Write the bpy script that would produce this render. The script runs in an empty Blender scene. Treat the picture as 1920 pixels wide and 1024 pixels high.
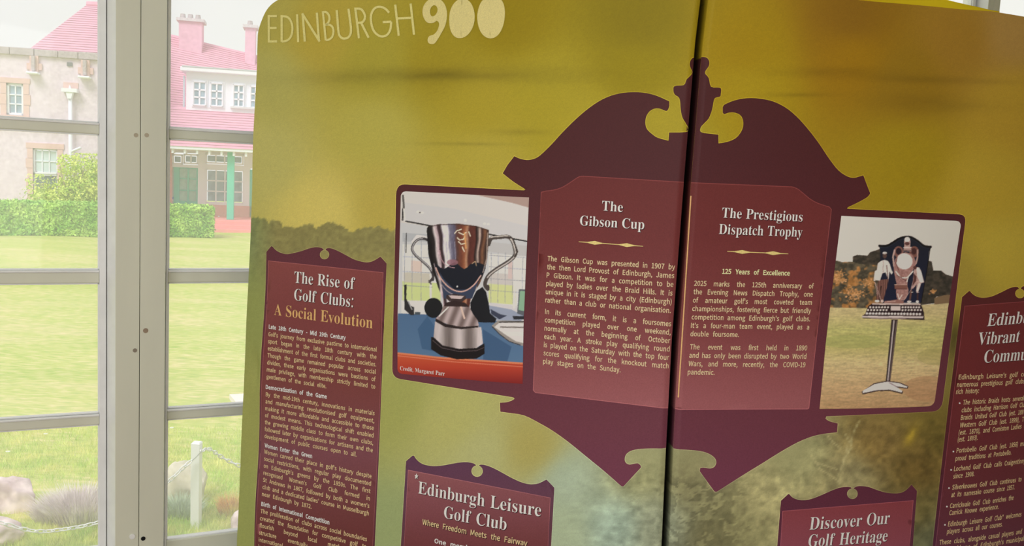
import bpy, bmesh, math, os, random
import numpy as np
from mathutils import Vector, Matrix
random.seed(7); rng = np.random.default_rng(7)
C = bpy.context.scene.collection

# ------------------------------------------------------------------ camera
F = 1700.0; PITCH = math.radians(5.8); ROLL = math.radians(-2.62); CZ = 1.65
_cp, _sp = math.cos(PITCH), math.sin(PITCH)
_r = np.array([1., 0, 0]); _d = np.array([0, -_sp, -_cp]); _f = np.array([0, _cp, -_sp])
_c, _s = math.cos(ROLL), math.sin(ROLL)
M = np.array([_c*_r+_s*_d, -_s*_r+_c*_d, _f])        # rows: camera right, down, forward
cam_d = bpy.data.cameras.new('camera'); cam_d.sensor_width = 36; cam_d.lens = F/1920*36
cam_d.clip_start = .05; cam_d.clip_end = 300
cam = bpy.data.objects.new('camera', cam_d); C.objects.link(cam)
mw = Matrix.Identity(4)
for i in range(3):
    mw[i][0] = M[0][i]; mw[i][1] = -M[1][i]; mw[i][2] = -M[2][i]
mw[2][3] = CZ
cam.matrix_world = mw
bpy.context.scene.camera = cam

# ------------------------------------------------------------------ world, lights, exposure
SKY = 1.04; SUN = 2.3; ADDED_ROOM_FILL = 80; ADDED_CEIL_FILL = 16
w = bpy.data.worlds.new('overcast_sky'); bpy.context.scene.world = w; w.use_nodes = True
bg = w.node_tree.nodes['Background']; bg.inputs[0].default_value = (.975, .97, 1, 1); bg.inputs[1].default_value = SKY
sd = bpy.data.lights.new('hazy_sun', 'SUN'); sd.energy = SUN; sd.angle = math.radians(25); sd.color = (1, .97, .97)
so = bpy.data.objects.new('hazy_sun', sd); C.objects.link(so)
so.rotation_euler = Vector((.25, .62, -.75)).to_track_quat('-Z', 'Y').to_euler()
vs = bpy.context.scene.view_settings
vs.view_transform = 'Standard'; vs.look = 'None'; vs.exposure = 0; vs.gamma = 1; vs.use_curve_mapping = False
def area(name, loc, aim, sx, sy, power, col):
    l = bpy.data.lights.new(name, 'AREA'); l.shape = 'RECTANGLE'; l.size = sx; l.size_y = sy; l.energy = power; l.color = col
    o = bpy.data.objects.new(name, l); C.objects.link(o); o.location = loc
    o.rotation_euler = (Vector(aim)-Vector(loc)).to_track_quat('-Z', 'Y').to_euler(); return o
area('added_room_fill', (-.9, -2.2, 1.7), (.1, 2.2, 1.3), 4.2, 2.0, ADDED_ROOM_FILL, (.95, .98, 1))  # added fill light behind the camera; no windows are built there
area('added_ceiling_fill', (.6, .2, 2.9), (.6, .6, 0), 1.2, 1.2, ADDED_CEIL_FILL, (1, .93, .82))  # added overhead fill, no fitting modelled

# ------------------------------------------------------------------ helpers
def lin(c):
    c = np.asarray(c, float)/255.
    return np.where(c <= .04045, c/12.92, ((c+.055)/1.055)**2.4)
def ray(x, y): return M.T @ np.array([(x-960)/F, (y-512)/F, 1.])
def project(p):
    q = np.asarray(p, float)-np.array([0, 0, CZ]); v = q @ M.T
    return v[..., 0]/v[..., 2]*F+960, v[..., 1]/v[..., 2]*F+512
def ground(x, y, gz): d = ray(x, y); k = (gz-CZ)/d[2]; return np.array([d[0]*k, d[1]*k, gz])
def at_depth(x, y, Y): d = ray(x, y)*(Y/ray(x, y)[1]); return np.array([d[0], d[1], d[2]+CZ])
def mat(name, col, rough=.6, metal=0, noise=0, nscale=20, bump=0, spec=.5, vcol=None, stretch=(1, 1, 1), col2=None, thr=(.35, .65), emit=0):
    m = bpy.data.materials.new(name); m.use_nodes = True; nt = m.node_tree; b = nt.nodes['Principled BSDF']
    b.inputs['Roughness'].default_value = rough; b.inputs['Metallic'].default_value = metal
    b.inputs['Specular IOR Level'].default_value = spec
    c = (*lin(col), 1) if col is not None else (1, 1, 1, 1)
    b.inputs['Base Color'].default_value = c
    src = None
    if vcol:
        a = nt.nodes.new('ShaderNodeVertexColor'); a.layer_name = vcol; src = a.outputs[0]
    if noise or bump or col2 is not None:
        tc = nt.nodes.new('ShaderNodeTexCoord'); mp = nt.nodes.new('ShaderNodeMapping'); mp.inputs['Scale'].default_value = stretch
        nt.links.new(tc.outputs['Object'], mp.inputs[0])
        n = nt.nodes.new('ShaderNodeTexNoise'); n.inputs['Scale'].default_value = nscale; n.inputs['Detail'].default_value = 5
        nt.links.new(mp.outputs[0], n.inputs['Vector'])
        if col2 is not None:
            r = nt.nodes.new('ShaderNodeValToRGB'); r.color_ramp.elements[0].position = thr[0]; r.color_ramp.elements[1].position = thr[1]
            r.color_ramp.elements[0].color = c; r.color_ramp.elements[1].color = (*lin(col2), 1)
            nt.links.new(n.outputs[0], r.inputs[0]); src = r.outputs[0]
        if noise:
            mr = nt.nodes.new('ShaderNodeMapRange'); mr.inputs[1].default_value = .25; mr.inputs[2].default_value = .75
            mr.inputs[3].default_value = 1-noise; mr.inputs[4].default_value = 1+noise
            n2 = nt.nodes.new('ShaderNodeTexNoise'); n2.inputs['Scale'].default_value = nscale*2.3; n2.inputs['Detail'].default_value = 4
            nt.links.new(mp.outputs[0], n2.inputs['Vector'])
            nt.links.new(n2.outputs[0], mr.inputs[0])
            mx = nt.nodes.new('ShaderNodeVectorMath'); mx.operation = 'SCALE'
            if src: nt.links.new(src, mx.inputs[0])
            else: mx.inputs[0].default_value = c[:3]
            nt.links.new(mr.outputs[0], mx.inputs['Scale']); src = mx.outputs[0]
        if bump:
            bp = nt.nodes.new('ShaderNodeBump'); bp.inputs['Strength'].default_value = bump; bp.inputs['Distance'].default_value = .01
            nt.links.new(n.outputs[0], bp.inputs['Height']); nt.links.new(bp.outputs[0], b.inputs['Normal'])
    if src: nt.links.new(src, b.inputs['Base Color'])
    return m
def mesh_obj(name, verts, faces, m, parent=None, smooth=False, cols=None):
    me = bpy.data.meshes.new(name); me.from_pydata([tuple(map(float, v)) for v in verts], [], [tuple(map(int, f)) for f in faces]); me.update()
    if m: me.materials.append(m)
    if cols is not None:
        ca = me.color_attributes.new('Col', 'FLOAT_COLOR', 'POINT')
        a = np.ones((len(verts), 4), np.float32); a[:, :3] = cols; ca.data.foreach_set('color', a.ravel())
    if smooth: me.polygons.foreach_set('use_smooth', [True]*len(me.polygons))
    o = bpy.data.objects.new(name, me); C.objects.link(o)
    if parent: o.parent = parent
    return o
def empty(name, loc=(0, 0, 0)):
    o = bpy.data.objects.new(name, None); C.objects.link(o); o.location = loc; o.empty_display_size = .1; return o
def tag(o, label=None, cat=None, group=None, kind=None):
    if label: o['label'] = label
    if cat: o['category'] = cat
    if group: o['group'] = group
    if kind: o['kind'] = kind
    return o
def fix(o, root):            # parent a world-space mesh to an Empty that is not at the origin
    o.parent = root; o.matrix_parent_inverse = Matrix.Translation(root.location).inverted(); return o
class MB:
    def __init__(s): s.v = []; s.f = []
    def hexa(s, p):          # 8 points: front 4 ccw, back 4
        n = len(s.v); s.v += [tuple(q) for q in p]
        s.f += [(n, n+1, n+2, n+3), (n+7, n+6, n+5, n+4), (n, n+4, n+5, n+1), (n+1, n+5, n+6, n+2), (n+2, n+6, n+7, n+3), (n+3, n+7, n+4, n)]
    def prism(s, front, back):
        n = len(s.v); k = len(front); s.v += [tuple(q) for q in front]+[tuple(q) for q in back]
        s.f.append(tuple(range(n, n+k))); s.f.append(tuple(range(n+2*k-1, n+k-1, -1)))
        for i in range(k):
            j = (i+1) % k; s.f.append((n+i, n+k+i, n+k+j, n+j))
    def tube(s, pts, r, k=8, cap=True):
        n0 = len(s.v); pts = [Vector(p) for p in pts]
        for i, p in enumerate(pts):
            t = (pts[min(i+1, len(pts)-1)]-pts[max(i-1, 0)]).normalized()
            a = t.cross(Vector((0, 0, 1))); a = a.normalized() if a.length > .1 else Vector((1, 0, 0)); b = t.cross(a)
            rr = r[i] if hasattr(r, '__len__') else r
            for q in range(k):
                an = 2*math.pi*q/k; s.v.append(tuple(p+a*math.cos(an)*rr+b*math.sin(an)*rr))
        for i in range(len(pts)-1):
            for q in range(k):
                a = n0+i*k+q; b = n0+i*k+(q+1) % k; s.f.append((a, b, b+k, a+k))
        if cap:
            s.f.append(tuple(range(n0+k-1, n0-1, -1))); e = n0+(len(pts)-1)*k; s.f.append(tuple(range(e, e+k)))
    def build(s, name, m, parent=None, smooth=False, root=None, bevel=0):
        o = mesh_obj(name, s.v, s.f, m, parent, smooth)
        if root: fix(o, root)
        bm = bmesh.new(); bm.from_mesh(o.data); bmesh.ops.recalc_face_normals(bm, faces=bm.faces[:]); bm.to_mesh(o.data); bm.free()
        if bevel:
            b = o.modifiers.new('bevel', 'BEVEL'); b.width = bevel; b.segments = 2; b.limit_method = 'ANGLE'
        return o
class Plane:                 # a vertical plane in the world; u along it, z up, off towards the camera side
    def __init__(s, p, phi):
        s.p = np.array(p[:2], float); a = math.radians(phi); s.D = np.array([math.cos(a), math.sin(a)]); s.N = np.array([math.sin(a), -math.cos(a)])
    def uz(s, x, y, off=0):
        d = ray(x, y); o = s.p+s.N*off; k = (o@s.N)/(d[:2]@s.N); q = d*k; return float((q[:2]-s.p)@s.D), float(q[2]+CZ)
    def pt(s, u, z, off=0): q = s.p+s.D*u+s.N*off; return (q[0], q[1], z)
    def rect(s, x0, y0, x1, y1, off=0):
        xm, ym = (x0+x1)/2, (y0+y1)/2
        return s.uz(x0, ym, off)[0], s.uz(xm, y1, off)[1], s.uz(x1, ym, off)[0], s.uz(xm, y0, off)[1]
    def box(s, mb, r, o0, o1):
        u0, z0, u1, z1 = r
        mb.hexa([s.pt(u0, z0, o1), s.pt(u1, z0, o1), s.pt(u1, z1, o1), s.pt(u0, z1, o1), s.pt(u0, z0, o0), s.pt(u1, z0, o0), s.pt(u1, z1, o0), s.pt(u0, z1, o0)])

# ------------------------------------------------------------------ the room
W = Plane(at_depth(266, 307, 2.62), 26.3)          # front face of the window posts
painted = mat('painted_timber', (226, 228, 212), .45, noise=.035, nscale=6, bump=.08, stretch=(1, 1, .2))
painted2 = mat('painted_sash_lit', (244, 246, 248), .4, noise=.05, nscale=9, bump=.12)  # whiter than the posts: window light put into the sash paint
plaster = mat('plaster', (226, 222, 212), .8, noise=.03, nscale=3)
dark = mat('dark_gap', (45, 38, 30), .9)
U = lambda x, y=500, off=0: W.uz(x, y, off)[0]
RU0, RU1, RN = -4.2, 6.2, 6.2
def wbox(name, u0, z0, u1, z1, o0, o1, m, parent=None, kind='structure', bevel=0):
    mb = MB(); W.box(mb, (u0, z0, u1, z1), o0, o1); o = mb.build(name, m, parent, bevel=bevel)
    if kind and not parent: o['kind'] = kind
    return o
wood_floor = mat('oak_boards', (150, 112, 74), .4, noise=.2, nscale=3, stretch=(1, 12, 1))
GZ = -.55
wbox('floor', RU0-.15, -.12, RU1+.15, 0, -.15, RN+.15, wood_floor)
wbox('ceiling', RU0-.15, 3.05, RU1+.15, 3.2, -.15, RN+.15, plaster)
wbox('wall_left', RU0-.15, 0, RU0, 3.05, 0, RN, plaster)
wbox('wall_right', RU1, 0, RU1+.15, 3.05, 0, RN, plaster)
wbox('wall_front', RU0-.15, 0, RU1+.15, 3.05, RN, RN+.15, plaster)
# z levels of the glazing bars
zb = [(W.uz(188, 252, -.055)[1], W.uz(188, 231, -.055)[1]), (W.uz(188, 531, -.055)[1], W.uz(188, 507, -.055)[1]), (W.uz(188, 796, -.055)[1], W.uz(188, 776, -.055)[1])]
step = zb[1][0]-zb[2][0]
zbot = W.uz(320, 1013.5, -.055)[1]; ztop0 = zb[0][1]+step
uPL, uPR = U(216.5), U(310)                          # timber post between the two windows
uGL, uGR = U(187), U(319, 500)
PW = uGL and 0.62
zs = zbot-.12; zt = 2.9
wb = MB()
W.box(wb, (RU0, 0, RU1, zs-.03), -.15, 0); W.box(wb, (RU0, zt, RU1, 3.05), -.15, 0)
wb.build('wall_back', plaster)['kind'] = 'structure'
wbox('trim_1', RU0, zs-.03, RU1, zs, -.16, .06, painted, bevel=.004).name = 'trim_sill'
glass = bpy.data.materials.new('glare_haze_glass'); glass.use_nodes = True  # translucent share is haze put into the panes to imitate glare
nt = glass.node_tree; nt.nodes.clear()
out = nt.nodes.new('ShaderNodeOutputMaterial'); mx = nt.nodes.new('ShaderNodeMixShader'); tr = nt.nodes.new('ShaderNodeBsdfTransparent')
tr.inputs[0].default_value = (.98, .98, .98, 1)
tl = nt.nodes.new('ShaderNodeBsdfTranslucent'); tl.inputs[0].default_value = (.97, .97, .97, 1)
gl = nt.nodes.new('ShaderNodeBsdfGlossy'); gl.inputs['Roughness'].default_value = .03
mx2 = nt.nodes.new('ShaderNodeMixShader'); mx2.inputs[0].default_value = .012
tc = nt.nodes.new('ShaderNodeTexCoord'); ns = nt.nodes.new('ShaderNodeTexNoise'); ns.inputs['Scale'].default_value = 2.2; ns.inputs['Detail'].default_value = 3
mr = nt.nodes.new('ShaderNodeMapRange'); mr.inputs[1].default_value = .3; mr.inputs[2].default_value = .8; mr.inputs[3].default_value = .15; mr.inputs[4].default_value = .20
L = nt.links.new
L(tc.outputs['Object'], ns.inputs[0]); L(ns.outputs[0], mr.inputs[0]); L(mr.outputs[0], mx.inputs[0])
L(tr.outputs[0], mx.inputs[1]); L(tl.outputs[0], mx.inputs[2]); L(mx.outputs[0], mx2.inputs[1]); L(gl.outputs[0], mx2.inputs[2]); L(mx2.outputs[0], out.inputs[0])

def post(n, u0, u1, seam=True):
    t = tag(empty('trim_%d' % n, W.pt((u0+u1)/2, zs, 0)), kind='structure')
    um = (u0+u1)/2-.002
    for a, b in ((u0, um-.0007), (um+.0007, u1)):
        mb = MB(); W.box(mb, (a, zs, b, zt), -.13, 0); mb.build('board', painted, root=t, bevel=.0015)
    mb = MB(); W.box(mb, (um-.003, zs, um+.003, zt), -.09, -.006); mb.build('joint', dark, root=t)
    for a, b in ((u0-(uPL-U(202) if n == 1 else .005), u0), (u1, u1+(U(314)-uPR if n == 1 else .005))):     # slightly recessed bead on either side, window light put into its white
        oa, ob_ = (-.052, -.002) if b == u0 else (-.002, -.052)   # chamfered towards the glass
        mb = MB(); mb.hexa([W.pt(a, zs, oa), W.pt(b, zs, ob_), W.pt(b, zt, ob_), W.pt(a, zt, oa), W.pt(a, zs, -.13), W.pt(b, zs, -.13), W.pt(b, zt, -.13), W.pt(a, zt, -.13)]); mb.build('bead', painted2, root=t)
    return t
def window(n, u0, u1, sl=.019, sr=.019):
    w_ = tag(empty('window_%d' % n, W.pt((u0+u1)/2, zs, 0)), kind='structure')
    def part(name, r, a, b, m=painted2, bevel=.002):
        mb = MB(); W.box(mb, r, a-.04, b-.04); return mb.build(name, m, root=w_, bevel=bevel)
    part('stile', (u0, zs, u0+sl, zt), -.055, -.012); part('stile', (u1-sr, zs, u1, zt), -.055, -.012)
    z = [zbot]+[q for b in reversed(zb) for q in b]
    bars = [(zs, zbot)]+[tuple(b) for b in reversed(zb)]+[(ztop0, ztop0+.03)]
    ends = []
    for i, (a, b) in enumerate(bars):
        part('glazing_bar' if i else 'bottom_rail', (u0+sl, a, u1-sr, b), -.055, -.014, painted, .003)
        # raised chamfered lip along the top edge of each bar, where the glass sits
        if i: part('bar_lip', (u0+sl, b-.006, u1-sr, b), -.03, -.008, painted2, .002)
    part('glazing_bar', (u0+sl, zt-.06, u1-sr, zt), -.055, -.014, painted)
    lo = [zbot]+[b[1] for b in bars[1:]]; hi = [b[0] for b in bars[1:]]+[zt-.06]
    for a, b in zip(lo, hi):
        part('pane', (u0+sl, a, u1-sr, b), -.040, -.037, glass, 0)
        mb = MB(); f = .004                         # bead of putty round the pane
        for r in ((u0+sl, a, u0+sl+f, b), (u1-sr-f, a, u1-sr, b), (u0+sl, a, u1-sr, a+f), (u0+sl, b-f, u1-sr, b)):
            W.box(mb, r, -.077, -.060)
        mb.build('putty', painted2, root=w_)
    mb = MB(); W.box(mb, (u0-.0012, zs, u0+.0, zt), -.09, -.054); W.box(mb, (u1, zs, u1+.0012, zt), -.09, -.054); mb.build('gap', dark, root=w_)
    return w_
p1 = post(1, uPL, uPR)
wl1 = U(202)-.002; wr0 = U(314)+.001
uQ0, uQ1 = W.uz(1853, 12)[0], W.uz(1875, 14)[0]
window(8, RU0+.1, -1.62); post(8, -1.6, -1.52); window(1, -1.5, wl1, .019, wl1-U(187.5)); wbox('trim_9', RU0, zs, RU0+.098, zt, -.10, 0, painted)
mids = []
n_between = 3; span = uQ0-wr0
cuts = [wr0+span*k/4 for k in range(5)]
for k in range(4):
    a = cuts[k] if k == 0 else cuts[k]+.055; b = cuts[k+1]-(.0 if k < 3 else .011)-(.055 if k < 3 else .004)
    window(2+k, a, b, U(318.7)-wr0 if k == 0 else .019)
    if k < 3: post(2+k, cuts[k+1]-.04, cuts[k+1]+.04)
post(5, uQ0, uQ1); window(6, uQ1+.011, uQ1+1.0); post(6, uQ1+1.015, uQ1+1.1); window(7, uQ1+1.115, RU1)
# fixings in the post: filled nail heads, a ring and an open screw hole
fill = mat('filler', (190, 180, 160), .7)
def disc(px, py, r, m, name, t=.0016):
    u, z = W.uz(px, py, 0); mb = MB(); k = 16
    mb.prism([W.pt(u+r*math.cos(i*2*math.pi/k), z+r*math.sin(i*2*math.pi/k), t) for i in range(k)], [W.pt(u+r*math.cos(i*2*math.pi/k), z+r*math.sin(i*2*math.pi/k), -.002) for i in range(k)])
    mb.build(name, m, root=p1)
for q in ((255, 253.5), (275, 253.5)): disc(*q, .0062, fill, 'nail_head', .001)
disc(273, 620, .0072, mat('nail_rust', (160, 140, 120), .7), 'nail_head'); disc(253, 657, .006, mat('nail_grey', (150, 140, 125), .7), 'nail_head')
disc(248, 1006, .008, painted2, 'plug', .003); disc(268.5, 1010, .0065, mat('hole_black', (8, 8, 8), .9), 'screw_hole', .0012)

# ------------------------------------------------------------------ outdoors
# lawn
lawn_m = bpy.data.materials.new('lawn_grass'); lawn_m.use_nodes = True; nt = lawn_m.node_tree; b = nt.nodes['Principled BSDF']; b.inputs['Roughness'].default_value = .9; b.inputs['Specular IOR Level'].default_value = .1
tc = nt.nodes.new('ShaderNodeTexCoord'); L = nt.links.new
def noise_ramp(scale, st, stops, detail=6):
    mp = nt.nodes.new('ShaderNodeMapping'); mp.inputs['Scale'].default_value = st; L(tc.outputs['Object'], mp.inputs[0])
    n = nt.nodes.new('ShaderNodeTexNoise'); n.inputs['Scale'].default_value = scale; n.inputs['Detail'].default_value = detail; L(mp.outputs[0], n.inputs[0])
    r = nt.nodes.new('ShaderNodeValToRGB'); e = r.color_ramp.elements
    e[0].position = stops[0][0]; e[0].color = (*lin(stops[0][1]), 1); e[1].position = stops[-1][0]; e[1].color = (*lin(stops[-1][1]), 1)
    for s_ in stops[1:-1]:
        q = e.new(s_[0]); q.color = (*lin(s_[1]), 1)
    L(n.outputs[0], r.inputs[0]); return r.outputs[0]
c1 = noise_ramp(1.3, (.35, 1.1, 1), [(.3, (166, 190, 84)), (.5, (192, 202, 110)), (.66, (222, 208, 152))])
c2 = noise_ramp(9, (.8, 2.2, 1), [(.32, (134, 174, 66)), (.5, (188, 198, 102)), (.66, (234, 216, 164))], 8)
mxc = nt.nodes.new('ShaderNodeMix'); mxc.data_type = 'RGBA'; mxc.inputs[0].default_value = .55
L(c1, mxc.inputs[6]); L(c2, mxc.inputs[7]); L(mxc.outputs[2], b.inputs['Base Color'])
nx, ny = 60, 90; V = []; FA = []
for j in range(ny+1):
    for i in range(nx+1):
        y = .5+(j/ny)**1.7*60; x = -38+i/nx*70
        V.append((x, y, GZ+.02*math.sin(x*1.3+y)+.02*math.sin(y*2.1-x*.7)-.02))
for j in range(ny):
    for i in range(nx):
        a = j*(nx+1)+i; FA.append((a, a+1, a+nx+2, a+nx+1))
lawn = mesh_obj('lawn', V, FA, lawn_m, smooth=True); lawn['kind'] = 'structure'

def leaf_cloud(name, pts, nrm, size, m, parent=None, stuff=True, root=None, elong=1.0):
    V = []; FA = []
    for p, n in zip(pts, nrm):
        n = Vector(n)+Vector(rng.normal(0, .6, 3)); n.normalize(); a = n.orthogonal().normalized()
        a.rotate(Matrix.Rotation(random.random()*6.28, 3, n)); b_ = n.cross(a); s_ = size*(.6+.8*random.random())
        k = len(V); p = Vector(p)
        V += [tuple(p-a*s_*elong), tuple(p-b_*s_*.5), tuple(p+a*s_*elong), tuple(p+b_*s_*.5)]; FA.append((k, k+1, k+2, k+3))
    o = mesh_obj(name, V, FA, m, parent)
    if root: fix(o, root)
    if stuff: o['kind'] = 'stuff'
    return o
# hedge
leaf1 = mat('hedge_leaf', (128, 190, 70), .6, spec=.2, col2=(196, 232, 118), nscale=2.2, noise=.25)
core = mat('hedge_core', (66, 118, 52), .9, noise=.2, nscale=5)
h0 = ground(-60, 441.5, GZ); h1 = ground(400, 444.5, GZ)
HD = (h1-h0)[:2]; Lh = np.linalg.norm(HD); HD /= Lh; HN = np.array([HD[1], -HD[0]])
ht0 = at_depth(0, 379, ground(0, 441, GZ)[1])[2]-GZ; HH = ht0
hed = tag(empty('hedge', tuple(h0)), 'clipped bright green hedge running along the far edge of the lawn', 'hedge')
def hp(u, n, z): q = h0[:2]+HD*u-HN*n; return (q[0], q[1], GZ+z)
mb = MB(); T_ = .9; i_ = .06
mb.hexa([hp(0, i_, -.05), hp(Lh-i_, i_, -.05), hp(Lh-i_, i_, HH-i_), hp(0, i_, HH-i_), hp(0, T_, -.05), hp(Lh-i_, T_, -.05), hp(Lh-i_, T_, HH-i_), hp(0, T_, HH-i_)])
mb.build('stems', core, root=hed)
P = []; Nn = []
for _ in range(26000):
    u = random.random()*Lh; q = random.random()
    if q < .72: P.append(hp(u, random.gauss(0, .035), random.random()*HH)); Nn.append((*HN, .2))
    elif q < .95: P.append(hp(u, random.random()*T_, HH+random.gauss(0, .03))); Nn.append((0, 0, 1))
    else: P.append(hp(Lh+random.gauss(0, .03), random.random()*T_, random.random()*HH)); Nn.append((*HD, .2))
leaf_cloud('foliage', P, Nn, .05, leaf1, root=hed)

harl = mat('pink_harling', (220, 204, 220), .95, noise=.09, nscale=6, bump=.2, col2=(236, 222, 236), thr=(.3, .7))
sand = mat('pink_sandstone', (226, 192, 188), .9, noise=.08, nscale=5)
sand2 = mat('grey_coping', (188, 176, 182), .95, noise=.25, nscale=7)
tile = mat('red_roof_tiles', (226, 168, 190), .9, noise=.08, nscale=1.5)
white = mat('white_paint', (240, 243, 254), .5)
pane_m = mat('far_window_glass', (150, 172, 190), .3, noise=.3, nscale=2)
pane_d = mat('far_window_dark', (110, 128, 128), .3, noise=.3, nscale=2)
green = mat('green_paint', (96, 204, 178), .5, noise=.06, nscale=4)
brick = mat('red_sandstone_wall', (234, 182, 178), .9, noise=.1, nscale=4)
step_m = mat('red_step', (244, 160, 162), .9, noise=.05, nscale=4)
A = Plane(at_depth(90, 300, 30.5), 13)
def prt(pl, name, rects, o0, o1, m, root, bevel=0):
    mb = MB()
    for r in rects: pl.box(mb, r, o0, o1)
    return mb.build(name, m, root=root, bevel=bevel)
bA = tag(empty('clubhouse', A.pt(0, GZ, 0)), 'pink harled clubhouse with red tiled roofs, white dormer and veranda behind the hedge', 'building')
# wall with two real window openings
ra = A.rect(-140, 92, 252, 400); u0, _, u1, _ = ra; ztA = A.uz(90, 106)[1]
w1 = A.rect(12, 156, 44, 216); w2 = A.rect(62, 279, 108, 371)
mb = MB(); z0 = GZ-.1
us = sorted([u0, w1[0], w1[2], w2[0], w2[2], u1])
us = [u0, w1[0], w1[2], w2[0], w2[2], u1]
for a, b, hole in ((u0, w1[0], None), (w1[0], w1[2], w1), (w1[2], w2[0], None), (w2[0], w2[2], w2), (w2[2], u1, None)):
    if hole:
        A.box(mb, (a, z0, b, hole[1]), -.5, 0); A.box(mb, (a, hole[3], b, ztA), -.5, 0)
    else: A.box(mb, (a, z0, b, ztA), -.5, 0)
mb.build('wall', harl, root=bA)
def sash(pl, r, cols, rows, fm, gm, root, fr=.06, bar=.03, off=-.12):
    u0, z0, u1, z1 = r; mb = MB()
    for q in ((u0, z0, u0+fr, z1), (u1-fr, z0, u1, z1), (u0, z0, u1, z0+fr), (u0, z1-fr, u1, z1)): pl.box(mb, q, off, off+.08)
    for i in range(1, cols):
        u = u0+fr+(u1-u0-2*fr)*i/cols; pl.box(mb, (u-bar/2, z0+fr, u+bar/2, z1-fr), off, off+.06)
    for i in range(1, rows):
        z = z0+fr+(z1-z0-2*fr)*i/rows; pl.box(mb, (u0+fr, z-bar/2, u1-fr, z+bar/2), off, off+.06)
    f = mb.build('window', fm, root=root)
    cw = (u1-u0-2*fr)/cols; ch = (z1-z0-2*fr)/rows
    for i in range(cols):
        for j in range(rows):
            mb = MB(); pl.box(mb, (u0+fr+i*cw+bar/2, z0+fr+j*ch+bar/2, u0+fr+(i+1)*cw-bar/2, z0+fr+(j+1)*ch-bar/2), off+.01, off+.03)
            o = mb.build('pane', gm); o.parent = f
    return f
sash(A, w1, 2, 3, white, pane_m, bA, .07, .04)
um = A.uz(85, 326)[1]
sash(A, (w2[0], um, w2[2], w2[3]), 3, 2, white, mat('blind_glass', (206, 222, 224), .3), bA, .05, .035)
sash(A, (w2[0], w2[1], w2[2], um), 1, 1, white, pane_d, bA, .045, .03, -.16)
def surround(r, wd, wt, root, pl=A, m=sand):
    u0, z0, u1, z1 = r
    nz = max(3, int((z1-z0)/.32)); random.seed(3)
    for side in (0, 1):
        for k in range(nz):
            a = z0+(z1-z0)*k/nz; b = z0+(z1-z0)*(k+1)/nz-.012; x = wd*(1+(.25 if k % 2 else 0))
            mb = MB(); pl.box(mb, (u0-x, a, u0, b) if side == 0 else (u1, a, u1+x, b), -.1, .03); mb.build('stone', m, root=root)
    mb = MB(); pl.box(mb, (u0-wd*1.2, z1, u1+wd*1.2, z1+wt), -.1, .035); mb.build('lintel', m, root=root)
    mb = MB(); pl.box(mb, (u0-wd*1.1, z0-.14, u1+wd*1.1, z0), -.1, .06); mb.build('window_sill', m, root=root)
surround(w1, .17, .17, bA); surround(w2, .17, .18, bA)
# coping stones of the parapet, one by one
zc0, zc1 = ztA, ztA+.2; u = u0; random.seed(5)
while u < u1:
    l = .5+random.random()*.25; j = random.random()*.03
    mb = MB(); A.box(mb, (u, zc0-.02, min(u+l-.015, u1), zc1+j), -.55, .10+j); mb.build('coping_stone', sand2, root=bA, bevel=.02); u += l
# corbelled spouts and their stone surrounds
for (cx, cy) in ((65, 122), (161, 130)):
    r = A.rect(cx-8, cy-17, cx+8, cy+13)
    prt(A, 'corbel', [r], 0, .10, sand, bA)
    r2 = A.rect(cx-14, cy-3, cx+14, cy+9); prt(A, 'stone', [r2], 0, .07, sand, bA)
    r4 = A.rect(cx-3, cy-16, cx+3, cy+12); prt(A, 'spout_shaft', [r4], .1, .22, sand2, bA)
    r3 = A.rect(cx-11, cy+14, cx+11, cy+18); prt(A, 'spout_ledge', [r3], 0, .35, white, bA, .02)
prt(A, 'wall_vent', [A.rect(126, 117, 136, 124)], 0, .04, mat('vent_grey', (120, 122, 130), .8), bA)
prt(A, 'stone', [A.rect(119, 155, 147, 166)], 0, .03, sand, bA)
# rainwater pipe with an ornamental hopper
hopper = MB(); c_ = A.uz(133.5, 171); rr = A.rect(119, 167, 148, 174)
A.box(hopper, rr, .03, .3); hopper.prism([A.pt(u_, z_, .27) for u_, z_ in (A.uz(127, 174), A.uz(140, 174), A.uz(137, 186), A.uz(130, 186))][::-1], [A.pt(u_, z_, .05) for u_, z_ in (A.uz(127, 174), A.uz(140, 174), A.uz(137, 186), A.uz(130, 186))][::-1])
hopper.prism([A.pt(*A.uz(131, 167), .2), A.pt(*A.uz(136, 167), .2), A.pt(*A.uz(133.5, 160), .2)], [A.pt(*A.uz(131, 167), .1), A.pt(*A.uz(136, 167), .1), A.pt(*A.uz(133.5, 160), .1)])
hopper.build('hopper', white, root=bA)
mb = MB(); up = A.uz(134, 190)[0]; mb.tube([A.pt(up, A.uz(134, 180)[1], .16), A.pt(up, GZ, .16)], .06, 10); mb.build('rainwater_pipe', white, root=bA, smooth=True)
mb = MB(); z_ = A.uz(134, 280)[1]; mb.tube([A.pt(up, z_-.1, .16), A.pt(up+.15, z_-.02, .2), A.pt(up+.35, z_+.06, .35)], .045, 8); mb.build('branch_pipe', white, root=bA, smooth=True)
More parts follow.
